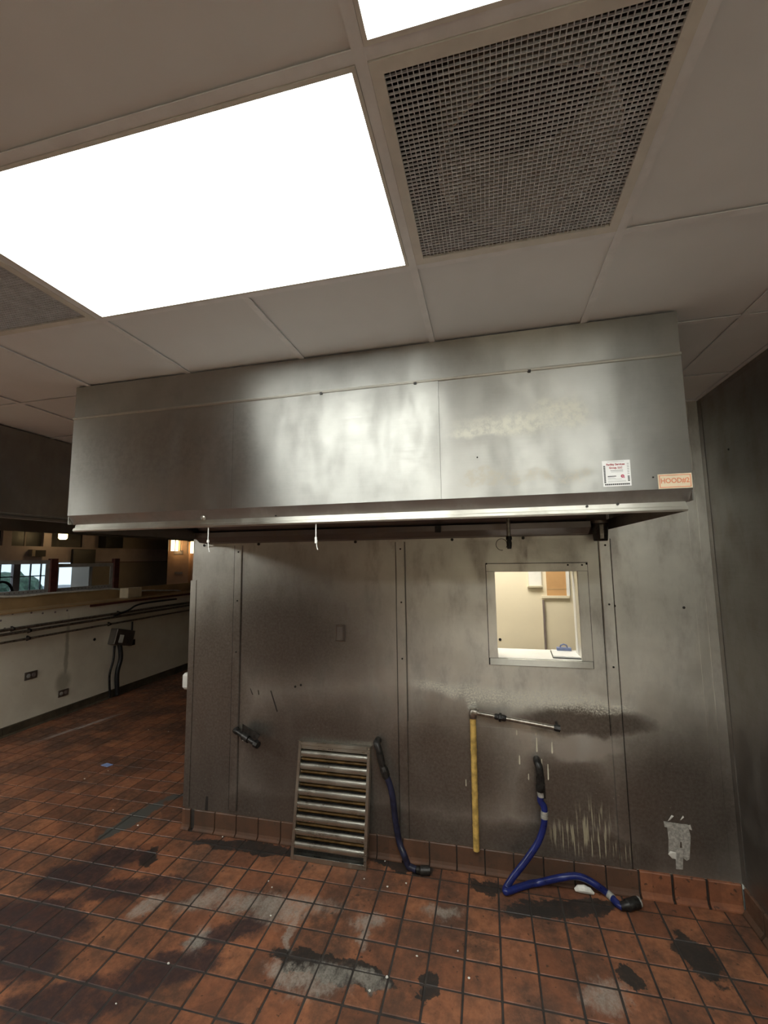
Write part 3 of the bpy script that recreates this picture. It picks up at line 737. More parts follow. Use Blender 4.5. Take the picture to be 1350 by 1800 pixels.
for px, py in ((839, 804), (1148, 839)):
    q = W(px, py, HY); hp('face_hole', 'black_iron', MB().tube([(q.x, HY, q.z), (q.x, HY - .001, q.z)], .0035, 8))
hp('inner_clip', 'black_iron', MB().box(-1.60, -1.565, -.19, -.155, 2.075, 2.115))
# service sticker
RX = (math.pi / 2, 0, 0)
st = hp('service_sticker', 'paper', MB().box(-0.840, -0.742, HY - .0006, HY, 2.176, 2.276)); st['label'] = 'white service sticker with red heading and black borders'
def on_sticker(name, mat, x0, x1, z0, z1, e=.0004):
    MB().box(x0, x1, HY - .0006 - e, HY - .0006, z0, z1).build(name, mat, st)
SX, SZ = -0.840, 2.176
for k in range(11): 
    on_sticker('border_mark', 'dark_ink', SX + .004, SX + .0105, SZ + .014 + k * .0062, SZ + .0188 + k * .0062)
for k in range(13):
    on_sticker('border_mark', 'dark_ink', SX + .006 + k * .0067, SX + .0115 + k * .0067, SZ + .0045, SZ + .0105)
for k in range(4): on_sticker('border_mark', 'dark_ink', SX + .0865, SX + .0935, SZ + .018 + k * .0055, SZ + .022 + k * .0055)
for k in range(7): on_sticker('border_mark', 'grey_ink', SX + .0865, SX + .0935, SZ + .045 + k * .0066, SZ + .0475 + k * .0066)
on_sticker('print_bar', 'dark_ink', SX + .017, SX + .047, SZ + .0375, SZ + .0405)
for z, x0, x1 in ((.034, .017, .04), (.0305, .017, .045), (.0265, .017, .066), (.020, .017, .08), (.0165, .017, .08), (.0945, .018, .078)):
    on_sticker('print_line', 'grey_ink', SX + x0, SX + x1, SZ + z, SZ + z + .0012)
def stx(body, size, mat, x, z, wd, bold=0.0): 
    o = text(body, size, mat, 'lettering', st, (SX + x, HY - .0012, SZ + z), RX, wd, bold=bold)
stx('Facility Services', .0105, 'red_ink', .047, .0845, .064, .0003); stx('Group, LLC', .0105, 'red_ink', .047, .0715, .046, .0003)
on_sticker('print_line', 'grey_ink', SX + .028, SX + .072, SZ + .0595, SZ + .0625); on_sticker('print_line', 'grey_ink', SX + .03, SX + .072, SZ + .0545, SZ + .0560)
MB().tube([(SX + .069, HY - .0008, SZ + .038), (SX + .069, HY - .0013, SZ + .038)], .0062, 16).build('logo_disc', 'red_ink', st)
MB().tube([(SX + .069, HY - .0013, SZ + .038), (SX + .069, HY - .0016, SZ + .038)], .0035, 16).build('logo_disc', 'pink_ink', st)
MB().tube([(SX + .0735, HY - .0013, SZ + .033), (SX + .0735, HY - .0017, SZ + .033)], .003, 12).build('logo_disc', 'pink_ink', st)
# hood number placard
pl = hp('number_placard', 'tag', MB().box(-0.652, -0.540, HY - .0012, HY, 2.158, 2.213)); pl['label'] = 'tan placard with orange border reading HOOD#2'
PX0, PX1, PZ0, PZ1 = -0.652, -0.540, 2.158, 2.213
MB().ring((PX0 + .004, PZ0 + .004), (PX1 - .004, PZ1 - .004), (PX0 + .0065, PZ0 + .0065), (PX1 - .0065, PZ1 - .0065), HY - .0016, HY - .0012).build('border_line', 'orange_ink', pl)
text('HOOD#2', .026, 'orange_ink', 'lettering', pl, ((PX0 + PX1) / 2, HY - .0016, (PZ0 + PZ1) / 2 + .001), RX, .094, bold=.0004)

# things hanging from the hood
t = thing('fire_nozzle', 'thin pipe with a fire suppression nozzle and wire ring hanging under the hood', 'nozzle', (-1.178, -0.75, 1.953))
MB().tube([(0, 0, .055), (0, 0, .64)], .0095, 12).build('drop_pipe', 'old_steel', t, True)
MB().tube([(0, 0, .062), (0, 0, .055), (0, 0, .045), (0, 0, .042)], [.0125, .0145, .0145, .011], 12).build('coupling', 'black_iron', t, True)
MB().tube([(0, 0, .044), (0, 0, .028), (0, 0, .006), (0, 0, 0)], [.010, .013, .011, .009], 12).build('nozzle_head', 'black_iron', t, True)
MB().tube([(-.012 - .024 + .026 * math.cos(a), -.004, .022 + .028 * math.sin(a)) for a in [k * math.pi / 12 - 0.6 for k in range(22)]], .0014, 6).build('wire_ring', 'black_iron', t)
t = thing('grease_cup', 'dark stained steel grease cup hanging below the hood trough at its end', 'grease cup', (W(1056, 950, -.12).x, -.12, 2.003))
MB().tube([(0, 0, 0), (0, 0, .005), (0, 0, .10), (0, 0, .108)], [.036, .039, .046, .047], 24).build('cup', 'black_iron', t, True)
MB().box(-.012, .008, -.0475, -.040, .012, .095).build('wear_streak', 'old_steel', t)
MB().tube([(0, 0, .105), (0, 0, .12)], .049, 24).build('collar', 'steel_dark', t, True)
for px, nm, lab in ((366, 0, 'white zip tie hanging from the hood lip near its bolt'), (555, 1, 'white zip tie with doubled clasp hanging from the middle of the hood lip')):
    a = W(px, 915, HY + .03); L = .135
    t = thing('zip_tie', lab, 'zip tie', (a.x, HY + .033, HZ - .118), 'zip ties on the hood lip')
    MB().box(-.002, .002, -.0012, .0012, .055, .128).build('strap', 'white', t)
    MB().box(-.0045, .0045, -.003, .003, .045, .057).build('clasp', 'white', t)
    if nm: MB().box(-.004, .006, -.003, .003, .030, .0445).build('clasp', 'white', t)
    MB().tube([(0, 0, .046), (.003, 0, .03), (.004, 0, .015), (.009, 0, 0)], .0018, 6).build('tail', 'white', t)

# ================================================================== SECOND HOOD (left)
h2 = thing('exhaust_hood', 'second dark steel exhaust hood at the edge of the picture above the half wall', 'range hood', (-4.44, -1.5, 2.225))
def h2p(name, mat, mb):
    o = mb.build(name, mat, h2); o.location = (4.44, 1.5, -2.225); return o
h2p('side_panel', 'steel_far', MB().box(-4.446, -4.44, -0.80, 3.0, 2.262, HC - .002))
h2p('lip', 'steel_far', MB().prism([(-4.44, 2.262), (-4.452, 2.245), (-4.436, 2.24), (-4.436, 2.225), (-4.48, 2.225), (-4.48, 2.262)], -0.80, 3.0, 'y'))
h2p('end_panel', 'steel_far', MB().box(-5.66, -4.447, 2.994, 3.0, 2.225, HC - .002))
h2p('back_panel', 'steel_far', MB().box(-5.66, -5.654, -0.80, 2.993, 2.225, HC - .002))
h2p('end_panel', 'steel_far', MB().box(-5.66, -4.447, -0.80, -0.794, 2.225, HC - .002))
h2p('inner_top', 'steel_dark', MB().box(-5.65, -4.45, -0.79, 2.99, 2.55, 2.556))

# ================================================================== THINGS ON THE STEEL WALL
q0, q1 = W(590, 1097), W(607, 1129)
t = thing('cover_plate', 'small blank steel outlet cover plate on the wall under the hood', 'cover plate', ((q0.x + q1.x) / 2, 0, (q0.z + q1.z) / 2))
MB().box(-.036, .036, -.006, -.0005, -.058, .058, bev=.002).build('plate', 'steel_hood', t)
MB().box(-.024, .018, -.0068, -.0058, -.046, .044).build('plate_face', 'steel_dark', t)
for z in (-.04, .04): MB().tube([(0, -.006, z), (0, -.0085, z)], .004, 8).build('screw', 'old_steel', t)

def W3(px, py, y): return W(px, py, y)
# yellow gas riser with the bare steel branch
gp = thing('gas_pipe', 'yellow painted gas riser with a bare steel branch pipe on the wall', 'pipe', (0, 0, 0))
a = W(831, 1252, -.045); b = W(837, 1484, -.032)
ry = .019
MB().tube([a + Vector((0, 0, -.03)), a.lerp(b, .5), Vector((b.x, b.y, BT + .002))], ry, 14).build('riser', 'yellow', gp, True)
for f in (.29, .62, .86):
    c = a.lerp(b, f); MB().tube([c + Vector((0, 0, .004)), c - Vector((0, 0, .004))], ry + .002, 14).build('riser_joint', 'yellow', gp, True)
e = W(985, 1281, -.10)
MB().tube([a + Vector((0, 0, -.035)), a + Vector((0, 0, -.012)), a + Vector((.004, 0, .004)), a + Vector((.02, 0, .003)), a + Vector((.03, -.002, .0))], [.023, .026, .028, .026, .022], 14).build('elbow', 'old_steel', gp, True)
br = e - a
MB().tube([a + br * .04, a + br * .96], .0135, 12).build('branch_pipe', 'old_steel', gp, True)
MB().tube([a + br * .26, a + br * .28, a + br * .31, a + br * .315, a + br * .34, a + br * .345, a + br * .38, a + br * .40], [.015, .019, .019, .027, .027, .020, .020, .014], 8).build('union_fitting', 'black_iron', gp, True)
MB().tube([a + br * .93, a + br * .95, a + br * 1.0], [.016, .020, .020], 8).build('end_fitting', 'black_iron', gp, True)
MB().tube([a + br * .98 + Vector((0, 0, .0)), a + br * .98 + Vector((0.002, .092, .0))], .008, 10).build('wall_stub', 'black_iron', gp, True)
MB().tube([a + Vector((-.002, .043, .0)), a], .016, 10).build('wall_stub', 'black_iron', gp, True)

# blue gas hose
bh = thing('gas_hose', 'bright blue flexible gas hose bent in a zigzag from the wall valve onto the floor', 'hose', (0, 0, 0), 'gas hoses')
p0 = W(944, 1338, -.03)
v = [Vector((p0.x, -.004, p0.z)), Vector((p0.x, -.04, p0.z)), W(948, 1350, -.06), W(950, 1365, -.065)]
MB().tube(smooth_path(v, 4), .021, 12).build('elbow', 'black_iron', bh, True)
v = [W(950, 1362, -.065), W(950, 1368, -.065), W(950, 1372, -.066), W(950, 1378, -.066), W(950, 1382, -.066), W(950, 1391, -.066)]
MB().tube(v, [.019, .024, .024, .02, .026, .024], 8).build('gas_valve', 'black_iron', bh, True)
MB().box(p0.x + .02, p0.x + .035, -.08, -.055, .50, .58).build('valve_handle', 'black_iron', bh)
MB().tube([W(950, 1390, -.066), W(951, 1400, -.066)], .020, 12).build('crimp_collar', 'silver', bh, True)
pts = [W(951, 1398, -.066), W(950, 1408, -.068), W(956, 1418, -.07), W(957, 1432, -.072), W(955, 1455, -.075), W(945, 1482, -.082), W(925, 1512, -.10), W(903, 1540, -.12), W(890, 1560, -.14), G(889, 1567, .024), G(896, 1566, .022), G(915, 1559, .022), G(945, 1552, .022), W(985, 1543, -.075), W(1010, 1540, -.065), W(1030, 1545, -.062), W(1050, 1557, -.07), G(1068, 1571, .022), G(1085, 1588, .022), G(1095, 1595, .022)]
path = smooth_path(pts, 7)
for p in path: p.z = max(p.z, .021); p.y = min(p.y, -.056)
MB().tube(path, .0185, 14).build('hose', 'blue', bh, True)
def collar_at(px, py, y=None, z=None, L=.02, r=.0205, nm='tape_band', mat='silver'):
    c = W(px, py, y) if y is not None else G(px, py, z)
    k = min(range(len(path)), key=lambda i: (path[i] - c).length)
    d = (path[min(k + 1, len(path) - 1)] - path[max(k - 1, 0)]).normalized()
    MB().tube([path[k] - d * L, path[k] + d * L], r, 14).build(nm, mat, bh, True)
collar_at(957, 1432, y=-.072); collar_at(1072, 1575, z=.022)
g = G(1095, 1594, .022)
MB().tube([g + Vector((-.015, 0, 0)), g + Vector((.02, .01, .002)), g + Vector((.025, .012, .002)), g + Vector((.085, .045, .004))], [.02, .022, .029, .029], 10).build('end_coupling', 'black_iron', bh, True)
MB().tube([g + Vector((.085, .045, .004)), g + Vector((.095, .05, .004))], .026, 12).build('thread_ring', 'silver', bh, True)

# greasy dark hose
dh = thing('gas_hose', 'greasy dark blue gas hose hanging beside the leaning baffle filter', 'hose', (0, 0, 0), 'gas hoses')
a = W(662, 1306, -.05)
MB().tube(smooth_path([Vector((a.x, -.003, a.z + .0)), Vector((a.x, -.05, a.z)), W(666, 1318, -.065), W(671, 1340, -.065), W(674, 1352, -.065)], 4), .022, 10).build('elbow', 'black_iron', dh, True)
MB().tube([W(672, 1345, -.065), W(675, 1352, -.065), W(678, 1362, -.066), W(680, 1368, -.066)], [.02, .028, .028, .02], 8).build('gas_valve', 'black_iron', dh, True)
pts = [W(679, 1364, -.066), W(684, 1376, -.066), W(690, 1400, -.066), W(695, 1440, -.066), W(702, 1480, -.07), W(710, 1502, -.09), G(722, 1512, .022) + Vector((0, -.06, 0)), G(735, 1517, .022) + Vector((0, -.06, 0))]
pp = smooth_path(pts, 7)
for p in pp: p.z = max(p.z, .022); p.y = min(p.y, -.06)
MB().tube(pp, .0195, 14).build('hose', 'blue_dirty', dh, True)
g = pp[-1]
MB().tube([g, g + Vector((.02, 0, 0)), g + Vector((.025, 0, 0)), g + Vector((.08, .01, 0))], [.02, .02, .028, .026], 10).build('end_coupling', 'black_iron', dh, True)

# stub valve low on the left panel
t = thing('gas_stub', 'greasy black gas valve stub sticking out of the wall near its free end', 'valve', (0, 0, 0))
a = W(414, 1284, -.03); b = W(454, 1310, -.10)
MB().tube([Vector((a.x, -.009, a.z + .0)), a, a.lerp(b, .12)], [.02, .022, .02], 10).build('elbow', 'black_iron', t, True)
d = b - a
MB().tube([a + d * .05, a + d * .35, a + d * .36, a + d * .6, a + d * .61, a + d * .86], [.018, .018, .027, .027, .018, .018], 10).build('valve_body', 'black_iron', t, True)
MB().tube([a + d * .86, a + d * 1.0], [.026, .024], 8).build('end_cap', 'black_iron', t, True)
MB().plate([a + d * .3 + Vector((0, 0, .012)), a + d * .95 + Vector((.0, .0, .03)), a + d * 1.0 + Vector((.01, 0, .065)), a + d * .3 + Vector((0, 0, .07))], (0, 1, 0), .008).build('valve_handle', 'black_iron', t)
MB().tube([a + d * .42 + Vector((0, -.022, -.018)), a + d * .42 + Vector((0, -.03, -.024))], .007, 8).build('bolt', 'old_steel', t)

# tape patch
tp = thing('tape_patch', 'torn patch of overlapping silver tape low on the wall by the corner', 'tape', (W(1188, 1470).x, 0, W(1188, 1470).z))
o3 = Vector(tp.location)
def tape(name, pts, y0, mat='silver', lift=0.0):
    P3 = [W(px, py) - o3 for px, py in pts]
    MB().plate([(p.x, y0 - (lift if k == 0 else 0), p.z) for k, p in enumerate(P3)], (0, -1, 0), .0008).build(name, mat, tp)
tape('strip', [(1172, 1447), (1208, 1449), (1214, 1470), (1212, 1510), (1207, 1513), (1201, 1508), (1198, 1480), (1175, 1475)], -.0002)
tape('strip', [(1175, 1462), (1196, 1462), (1194, 1511), (1186, 1509), (1175, 1500)], -.0011)
tape('strip', [(1187, 1490), (1201, 1490), (1200, 1528), (1188, 1527)], -.0020)
tape('strip', [(1166, 1443), (1210, 1450), (1211, 1458), (1190, 1458), (1168, 1453)], -.0021)
tape('curl', [(1172, 1441), (1180, 1432), (1184, 1434), (1178, 1441)], -.003, 'chip', .01)
tape('curl', [(1194, 1439), (1200, 1433), (1202, 1436), (1197, 1441)], -.003, 'chip', .01)
tape('curl', [(1208, 1448), (1213, 1449), (1216, 1459), (1211, 1457)], -.003, 'chip', .012)
tape('curl', [(1173, 1499), (1178, 1495), (1188, 1498), (1189, 1510), (1181, 1508)], -.003, 'chip', .008)

# baffle filter leaning on the wall
A, B = G(509, 1509), G(645, 1531)
bl = Vector((A.x, -.150, 0.0)); fw = 0.508; 
fz = W(535, 1303, -.02).z
Hf = math.hypot(fz, .130)
bf = thing('baffle_filter', 'stainless steel baffle grease filter leaning against the wall on the tiles', 'filter', (bl.x + .262, bl.y, 0.001))
tilt = -math.atan2(.118, fz)
bf.rotation_euler = (tilt, 0, 0.0)
hw = fw / 2; D = .045
def fbx(name, x0, x1, y0, y1, z0, z1, mat='steel_filter', bev=.0015): return MB().box(x0, x1, y0, y1, z0, z1, bev=bev).build(name, mat, bf)
fbx('side_rail', -hw, -hw + .02, 0, D, 0, Hf); fbx('side_rail', hw - .02, hw, 0, D, 0, Hf)
fbx('bottom_rail', -hw + .0205, hw - .0205, 0, D, 0, .028); tr = fbx('top_rail', -hw + .0205, hw - .0205, 0.003, D, Hf - .045, Hf)
fbx('top_flange', -hw - .004, hw + .004, -.004, D, Hf + .0005, Hf + .004, bev=.001)
fbx('top_bar', -hw + .0205, hw - .0205, -.004, .0025, Hf - .022, Hf - .0005)
nb = 8; z0 = .030; dz = (Hf - .048 - z0) / nb
for k in range(nb):
    zc = z0 + (k + .64) * dz; hh = dz * .29
    m = MB(); N = 8
    arc = [(0.020 - .018 * math.cos(q), hh * math.sin(q)) for q in [(-1.25 + 2.5 * s / N) for s in range(N + 1)]]
    inn = [(y + .0022, z * .94) for y, z in arc]
    m.prism([(y, zc + z) for y, z in arc] + [(y, zc + z) for y, z in inn[::-1]], -hw + .021, hw - .021)
    m.build('baffle', 'steel_filter', bf, True)
    m = MB(); zc2 = zc - dz / 2
    m.prism([(.024 + y, zc2 + z * .55) for y, z in arc] + [(.024 + y, zc2 + z * .55) for y, z in inn[::-1]], -hw + .021, hw - .021)
    if k: m.build('rear_baffle', 'grease', bf, True)
    else: m.b.free()
for x in (-.012, 0, .012): MB().tube([(x - .02, -.0, Hf - .034), (x - .02, .0025, Hf - .034)], .003, 8).build('rivet', 'black_iron', bf)
MB().box(-hw + .021, hw - .021, D - .002, D - .0005, .028, Hf - .045).build('back_sheet', 'black_iron', bf)

# ================================================================== HALF WALL (left) AND WHAT IS ON IT
HWZ = 1.36
wl = struct(MB().box(XL - .16, XL, -6.2, 7.0, 0, HWZ - .012).build('wall_left', 'drywall'), 'cream half-height wall with pipes between kitchen and dining room', 'wall')
MB().box(XL - .34, XL + .012, -6.2, 7.0, HWZ - .012, HWZ + .006).build('ledge_board', 'ply', wl)
MB().box(XL + .002, XL + .014, S(158, 1060, XL).y, 7.0, HWZ - .045, HWZ - .013).build('ledge_edging', 'red_wood', wl)
MB().box(XL - .36, XL - .341, -6.2, 7.0, HWZ - .2, HWZ + .15).build('back_board', 'ply', wl)
for k in range(44):
    y0 = -1.6 + k * .152; MB().prism([(XL, 0.0), (XL, .105), (XL + .012, .10), (XL + .014, .02), (XL + .03, .0)], y0, y0 + .148, 'y').build('base_tile', 'cove_dark', wl)
# loose wavy trim along the back board
pts = []
for px, py in ((-60, 1049), (0, 1049), (40, 1048), (85, 1043), (130, 1040), (170, 1037), (200, 1035), (230, 1039), (262, 1038), (290, 1038), (312, 1038), (322, 1041)):
    pts.append(S(px, py, XL - .335))
tag(MB().tube(smooth_path(pts, 5), .014, 6).build('loose_trim', 'chip'), 'pale wavy strip of loose trim along the back of the half wall ledge', 'trim strip')
def conduit(z0, pxs, r, label, y0=-3.0, y1=6.0, dy=.03):
    t = thing('conduit', label, 'conduit', (XL + dy, 0, z0), 'conduits on the half wall')
    MB().tube([(0, y0, 0), (0, y1, 0)], r, 8).build('pipe', 'old_steel', t, True)
    for px in pxs:
        y = S(px, 1100, XL).y
        MB().prism([(-dy + .001, -.03), (r + .004, -.012), (r + .004, .012), (-dy + .001, .03)], y - .01, y + .01, 'y').build('clamp', 'black_iron', t)
conduit(S(0, 1109, XL + .03).z, (20, 205), .018, 'upper pair conduit along the half wall, topmost of three')
conduit(S(0, 1117, XL + .03).z, (50,), .016, 'middle conduit running close under the topmost one on the half wall')
conduit(S(0, 1131, XL + .03).z, (49, 190), .013, 'lowest thin conduit along the half wall')
t = thing('drop_conduit', 'dark short conduit dropping to a box in the shadow of the half wall', 'conduit', (XL + .03, S(230, 1090, XL).y, .8))
MB().tube([(0, 0, -.05), (0, 0, .22)], .012, 8).build('pipe', 'black_iron', t); MB().box(-.028, .02, -.05, .05, -.13, -.05).build('box', 'black_iron', t)
t = thing('black_cable', 'dark cable rising slantwise along the shaded end of the half wall ledge', 'cable', (0, 0, 0))
MB().tube(smooth_path([S(200, 1083, XL + .075), S(225, 1073, XL + .075), S(240, 1064, XL + .075), S(262, 1059, XL + .075), S(310, 1053, XL + .075)], 6), .014, 8).build('cable_run', 'black', t, True)
def outlet(px, py, label, w=.075, hh=.045):
    q = S(px, py, XL); t = thing('wall_outlet', label, 'outlet', (XL, q.y, q.z), 'outlets on the half wall')
    MB().box(.0005, .007, -w, w, -hh, hh, bev=.002).build('plate', 'steel_dark', t)
    for s in (-1, 1):
        r = MB().tube([(.007, s * w * .42, 0), (.011, s * w * .42, 0)], hh * .52, 12).build('receptacle', 'perforated' if s < 0 else 'taupe', t)
outlet(54, 1187, 'small steel outlet plate set high and alone on the half wall')
outlet(111, 1218, 'dirty outlet plate just above the floor below a stain on the half wall', .07, .042)
a, b = S(190, 1105, XL + .1), S(224, 1137, XL + .1)
t = thing('electrical_box', 'tilted dark electrical box hanging off the half wall with a cable to the floor', 'electrical box', (XL + .001, S(208, 1120, XL).y, S(208, 1120, XL).z)); 
o = MB().box(0.0, .12, -.17, .17, -.11, .11, bev=.006).build('box_body', 'steel_dark', t); o.rotation_euler = (-.25, 0, .0)
MB().box(.1205, .123, -.10, -.03, -.08, .03).build('white_label', 'white', o)
MB().tube(smooth_path([(.05, -.02, -.10), (.06, .0, -.3), (.05, -.04, -.5), (.05, -.02, -t.location.z + .02)], 6), .03, 10).build('cable', 'black', t, True)
MB().tube(smooth_path([(.04, -.10, -.10), (.05, -.12, -.3), (.04, -.16, -.5), (.04, -.13, -t.location.z + .02)], 6), .015, 8).build('cable', 'black_iron', t, True)
q = S(166, 1124, XL); tag(MB().tube([(XL + .0005, q.y, q.z), (XL + .004, q.y, q.z)], .02, 10).build('wall_plug', 'black'), 'round black hole cover on the half wall beside the electrical box', 'plug')
for k, (px, py) in enumerate(((1, 1091), (22, 1079), (55, 1077), (75, 1078), (97, 1076), (118, 1073), (8, 1105))):
    q = S(px, py, XL); MB().tube([(XL, q.y, q.z), (XL + .003, q.y, q.z)], .012, 8).build('nail_hole', 'taupe', wl)
q = S(229, 1028, XL - .2)
tag(MB().box(XL - .28, XL - .12, q.y - .12, q.y + .16, HWZ + .007, HWZ + .16, bev=.006).build('ledge_box', 'tag'), 'pale tan box standing on the half wall ledge', 'box')
# white box behind the free wall end
q = W(326, 1195, .075)
t = thing('door_stop_box', 'white rounded box sticking out past the free end of the steel wall', 'box', (WX0, .075, q.z))
MB().box(-.095, -.0195, -.05, .05, -.06, .06, bev=.018).build('body', 'white', t); MB().box(-.030, -.0190, -.03, .03, .062, .24).build('bracket', 'white', t)

# ================================================================== DINING ROOM
XA = -11.0
# glass partitions with perforated frames on the half wall
XP = XL - .40
for k, (pa, pb, lab) in enumerate((((-78, 985), (88, 985), 'glass partition panel with perforated rails at the picture edge above the ledge'), ((98, 985), (199, 985), 'glass partition panel between the two red-brown posts above the ledge'))):
    ya, yb = S(*pa, XP).y, S(*pb, XP).y; z0, z1 = HWZ + .17, HWZ + .60 - .05 * k
    t = thing('glass_partition', lab, 'partition', (XP, (ya + yb) / 2, z0), 'glass partitions on the half wall'); w = (yb - ya) / 2; hh = z1 - z0
    MB().box(-.008, .008, -w, w, 0, .05).build('bottom_rail', 'perforated', t); MB().box(-.008, .008, -w, w, hh - .05, hh).build('top_rail', 'perforated', t)
    for s in (-1, 1): MB().box(-.008, .008, min(s * w, s * (w - .05)), max(s * w, s * (w - .05)), .0505, hh - .0505).build('stile', 'perforated', t)
    MB().box(-.003, .003, -w + .051, w - .051, .051, hh - .051).build('pane', 'glass', t)
    for q in range(int(w * 2 / .055)): MB().tube([(.0081, -w + .03 + q * .055, .025), (.0085, -w + .03 + q * .055, .025)], .009, 6).build('perforation', 'taupe', t)
for px, lab in ((93, 'red-brown post between the two glass partition panels'), (203, 'red-brown post at the far end of the glass partition')):
    y = S(px, 1000, XP).y; tag(MB().box(XP - .03, XP + .03, y - .05, y + .05, HWZ + .151, HWZ + .62, bev=.004).build('partition_post', 'red_wood'), lab, 'post', 'partition posts')
struct(MB().box(XP - .05, XP + .04, -3, S(215, 1030, XP).y, HWZ - .3, HWZ + .15).build('trim_1', 'red_wood'), 'red-brown sill board below the glass partition', 'trim')
# far side: beam with dark clerestory openings, posts
YA = lambda px: S(px, 960, XA).y
fw_ = struct(MB().box(XA - .12, XA, 0.0, 9.5, 1.945, 2.30).build('wall_dining_beam', 'dining_beam'), 'pinkish beam across the dining room above the bright windows', 'beam')
MB().box(XA - .11, XA + .02, 0.0, 9.5, 1.93, 1.944).build('beam_edge', 'red_wood', fw_)
MB().box(XA - .12, XA, 0.0, 9.5, 2.90, 3.3).build('header', 'dining_beam', fw_)
for p0_, p1_ in ((-30, -8), (4, 20), (76, 90), (148, 172)):
    MB().box(XA - .12, XA, YA(p0_), YA(p1_), 2.301, 2.899).build('post', 'dining_beam', fw_)
for p0_, p1_ in ((-8, 4), (20, 76), (90, 148)):
    MB().box(XA - .08, XA - .07, YA(p0_), YA(p1_), 2.301, 2.899).build('pane', 'black', fw_)
MB().box(XA - .10, XA - .06, YA(46), YA(49), 2.301, 2.899).build('mullion', 'taupe', fw_)
t = thing('beam_vent', 'small dark box fixed to the pinkish beam in the dining room', 'box', (XA, YA(66), 2.145))
MB().box(.001, .10, -.12, .12, -.07, .07).build('body', 'black', t); MB().box(.001, .11, -.19, -.121, -.07, .08).build('side_flap', 'dining_wall', t)
tag(MB().box(XA + .005, XA + .08, YA(125), YA(165), 1.86, 2.255, bev=.01).build('wall_screen', 'black'), 'black screen mounted on the dining room beam', 'screen')
tag(MB().box(XA + .005, XA + .25, YA(172), YA(203), 2.30, 2.72, bev=.01).build('wall_speaker', 'black'), 'black speaker box high on the dining room wall', 'speaker')
struct(MB().box(XA - .1, XA, YA(165), 9.5, 0, 1.929).build('wall_dining_far', 'dining_wall'), 'brown dining room wall below the speaker', 'wall')
MB().box(XA - .1, XA, YA(172), 9.5, 2.301, 2.899).build('upper_wall', 'dining_wall', fw_)
struct(MB().box(-15, WX0, 9.0, 9.2, 0, 3.3).build('wall_dining_end', 'dining_wall'), 'dim brown end wall of the dining room', 'wall')
struct(MB().box(-15, -6.9, -6.2, 9.2, 3.2, 3.3).build('ceiling_dining', 'dining_beam'), 'dark ceiling of the dining room', 'ceiling')
struct(MB().box(-7.0, WX0 + .09, 2.0, 9.2, 3.2, 3.3).build('ceiling_passage', 'dining_beam'), 'dark ceiling of the passage behind the kitchen', 'ceiling')
struct(MB().box(-7.0, -6.9, -6.2, 2.0, HC + .02, 3.3).build('trim_2', 'dining_beam'), 'ceiling step between kitchen and dining room', 'trim')
struct(MB().box(WX0 + .09, WX0 + .2, 1.7, 9.2, 0, 3.3).build('wall_passage', 'dining_wall'), 'wall closing the passage behind the office', 'wall')
struct(MB().box(-7.0, WX0 + .09, 1.95, 2.02, HC + .02, 3.3).build('trim_3', 'dining_beam'), 'ceiling step over the passage', 'trim')
# outer window wall
wo = struct(MB().box(-14.1, -14.0, -6.2, 9.2, 0, 0.95).build('wall_dining_window', 'dining_wall'), 'low wall under the bright dining room windows', 'wall')
MB().box(-14.1, -14.0, -6.2, 9.2, 2.25, 3.3).build('wall_head', 'dining_wall', wo)
ys = [-6.2, 3.2, 4.3, 5.4, 6.5, 7.6, 9.2]
for y in ys: MB().box(-14.1, -14.0, y - .09, y + .09, .951, 2.249).build('window_post', 'dining_beam', wo)
MB().box(-14.1, -14.0, -6.0, 3.1, .951, 2.249).build('blank_panel', 'dining_wall', wo)
for k in range(1, 5):
    w = struct(link('window_%d' % (k + 1), None, None, (-14.05, (ys[k] + ys[k + 1]) / 2, .951)), 'bright dining room window pane number %d seen through the partition' % k, 'window')
    for q in (-.15, .15): MB().box(-.02, .02, q - .012, q + .012, 0, 1.298).build('mullion', 'black', w)
    MB().box(-.02, .02, -.46, .46, .60, .63).build('transom', 'black', w)
    MB().box(-.004, .004, -.46, .46, 0.001, 1.297).build('pane', 'glass', w)
# outside
struct(MB().box(-40, -14.2, -20, 30, -.3, -.05).build('ground_outside', 'asphalt'), 'grey asphalt outside the dining room windows', 'ground')
for k, (y, s) in enumerate(((6.2, .9), (8.6, 1.2), (11.5, 1.0))):
    m = MB(); bmesh.ops.create_icosphere(m.b, subdivisions=3, radius=s)
    for vv in m.b.verts: vv.co *= 1 + rnd.uniform(-.12, .12); vv.co.z *= .9
    o = m.build('hedge_bush', 'hedge', None, False, (-19.0 - k, y, s * .7)); tag(o, ('small', 'largest', 'middle-sized')[k] + ' green bush outside the dining room windows', 'bush', 'bushes outside')
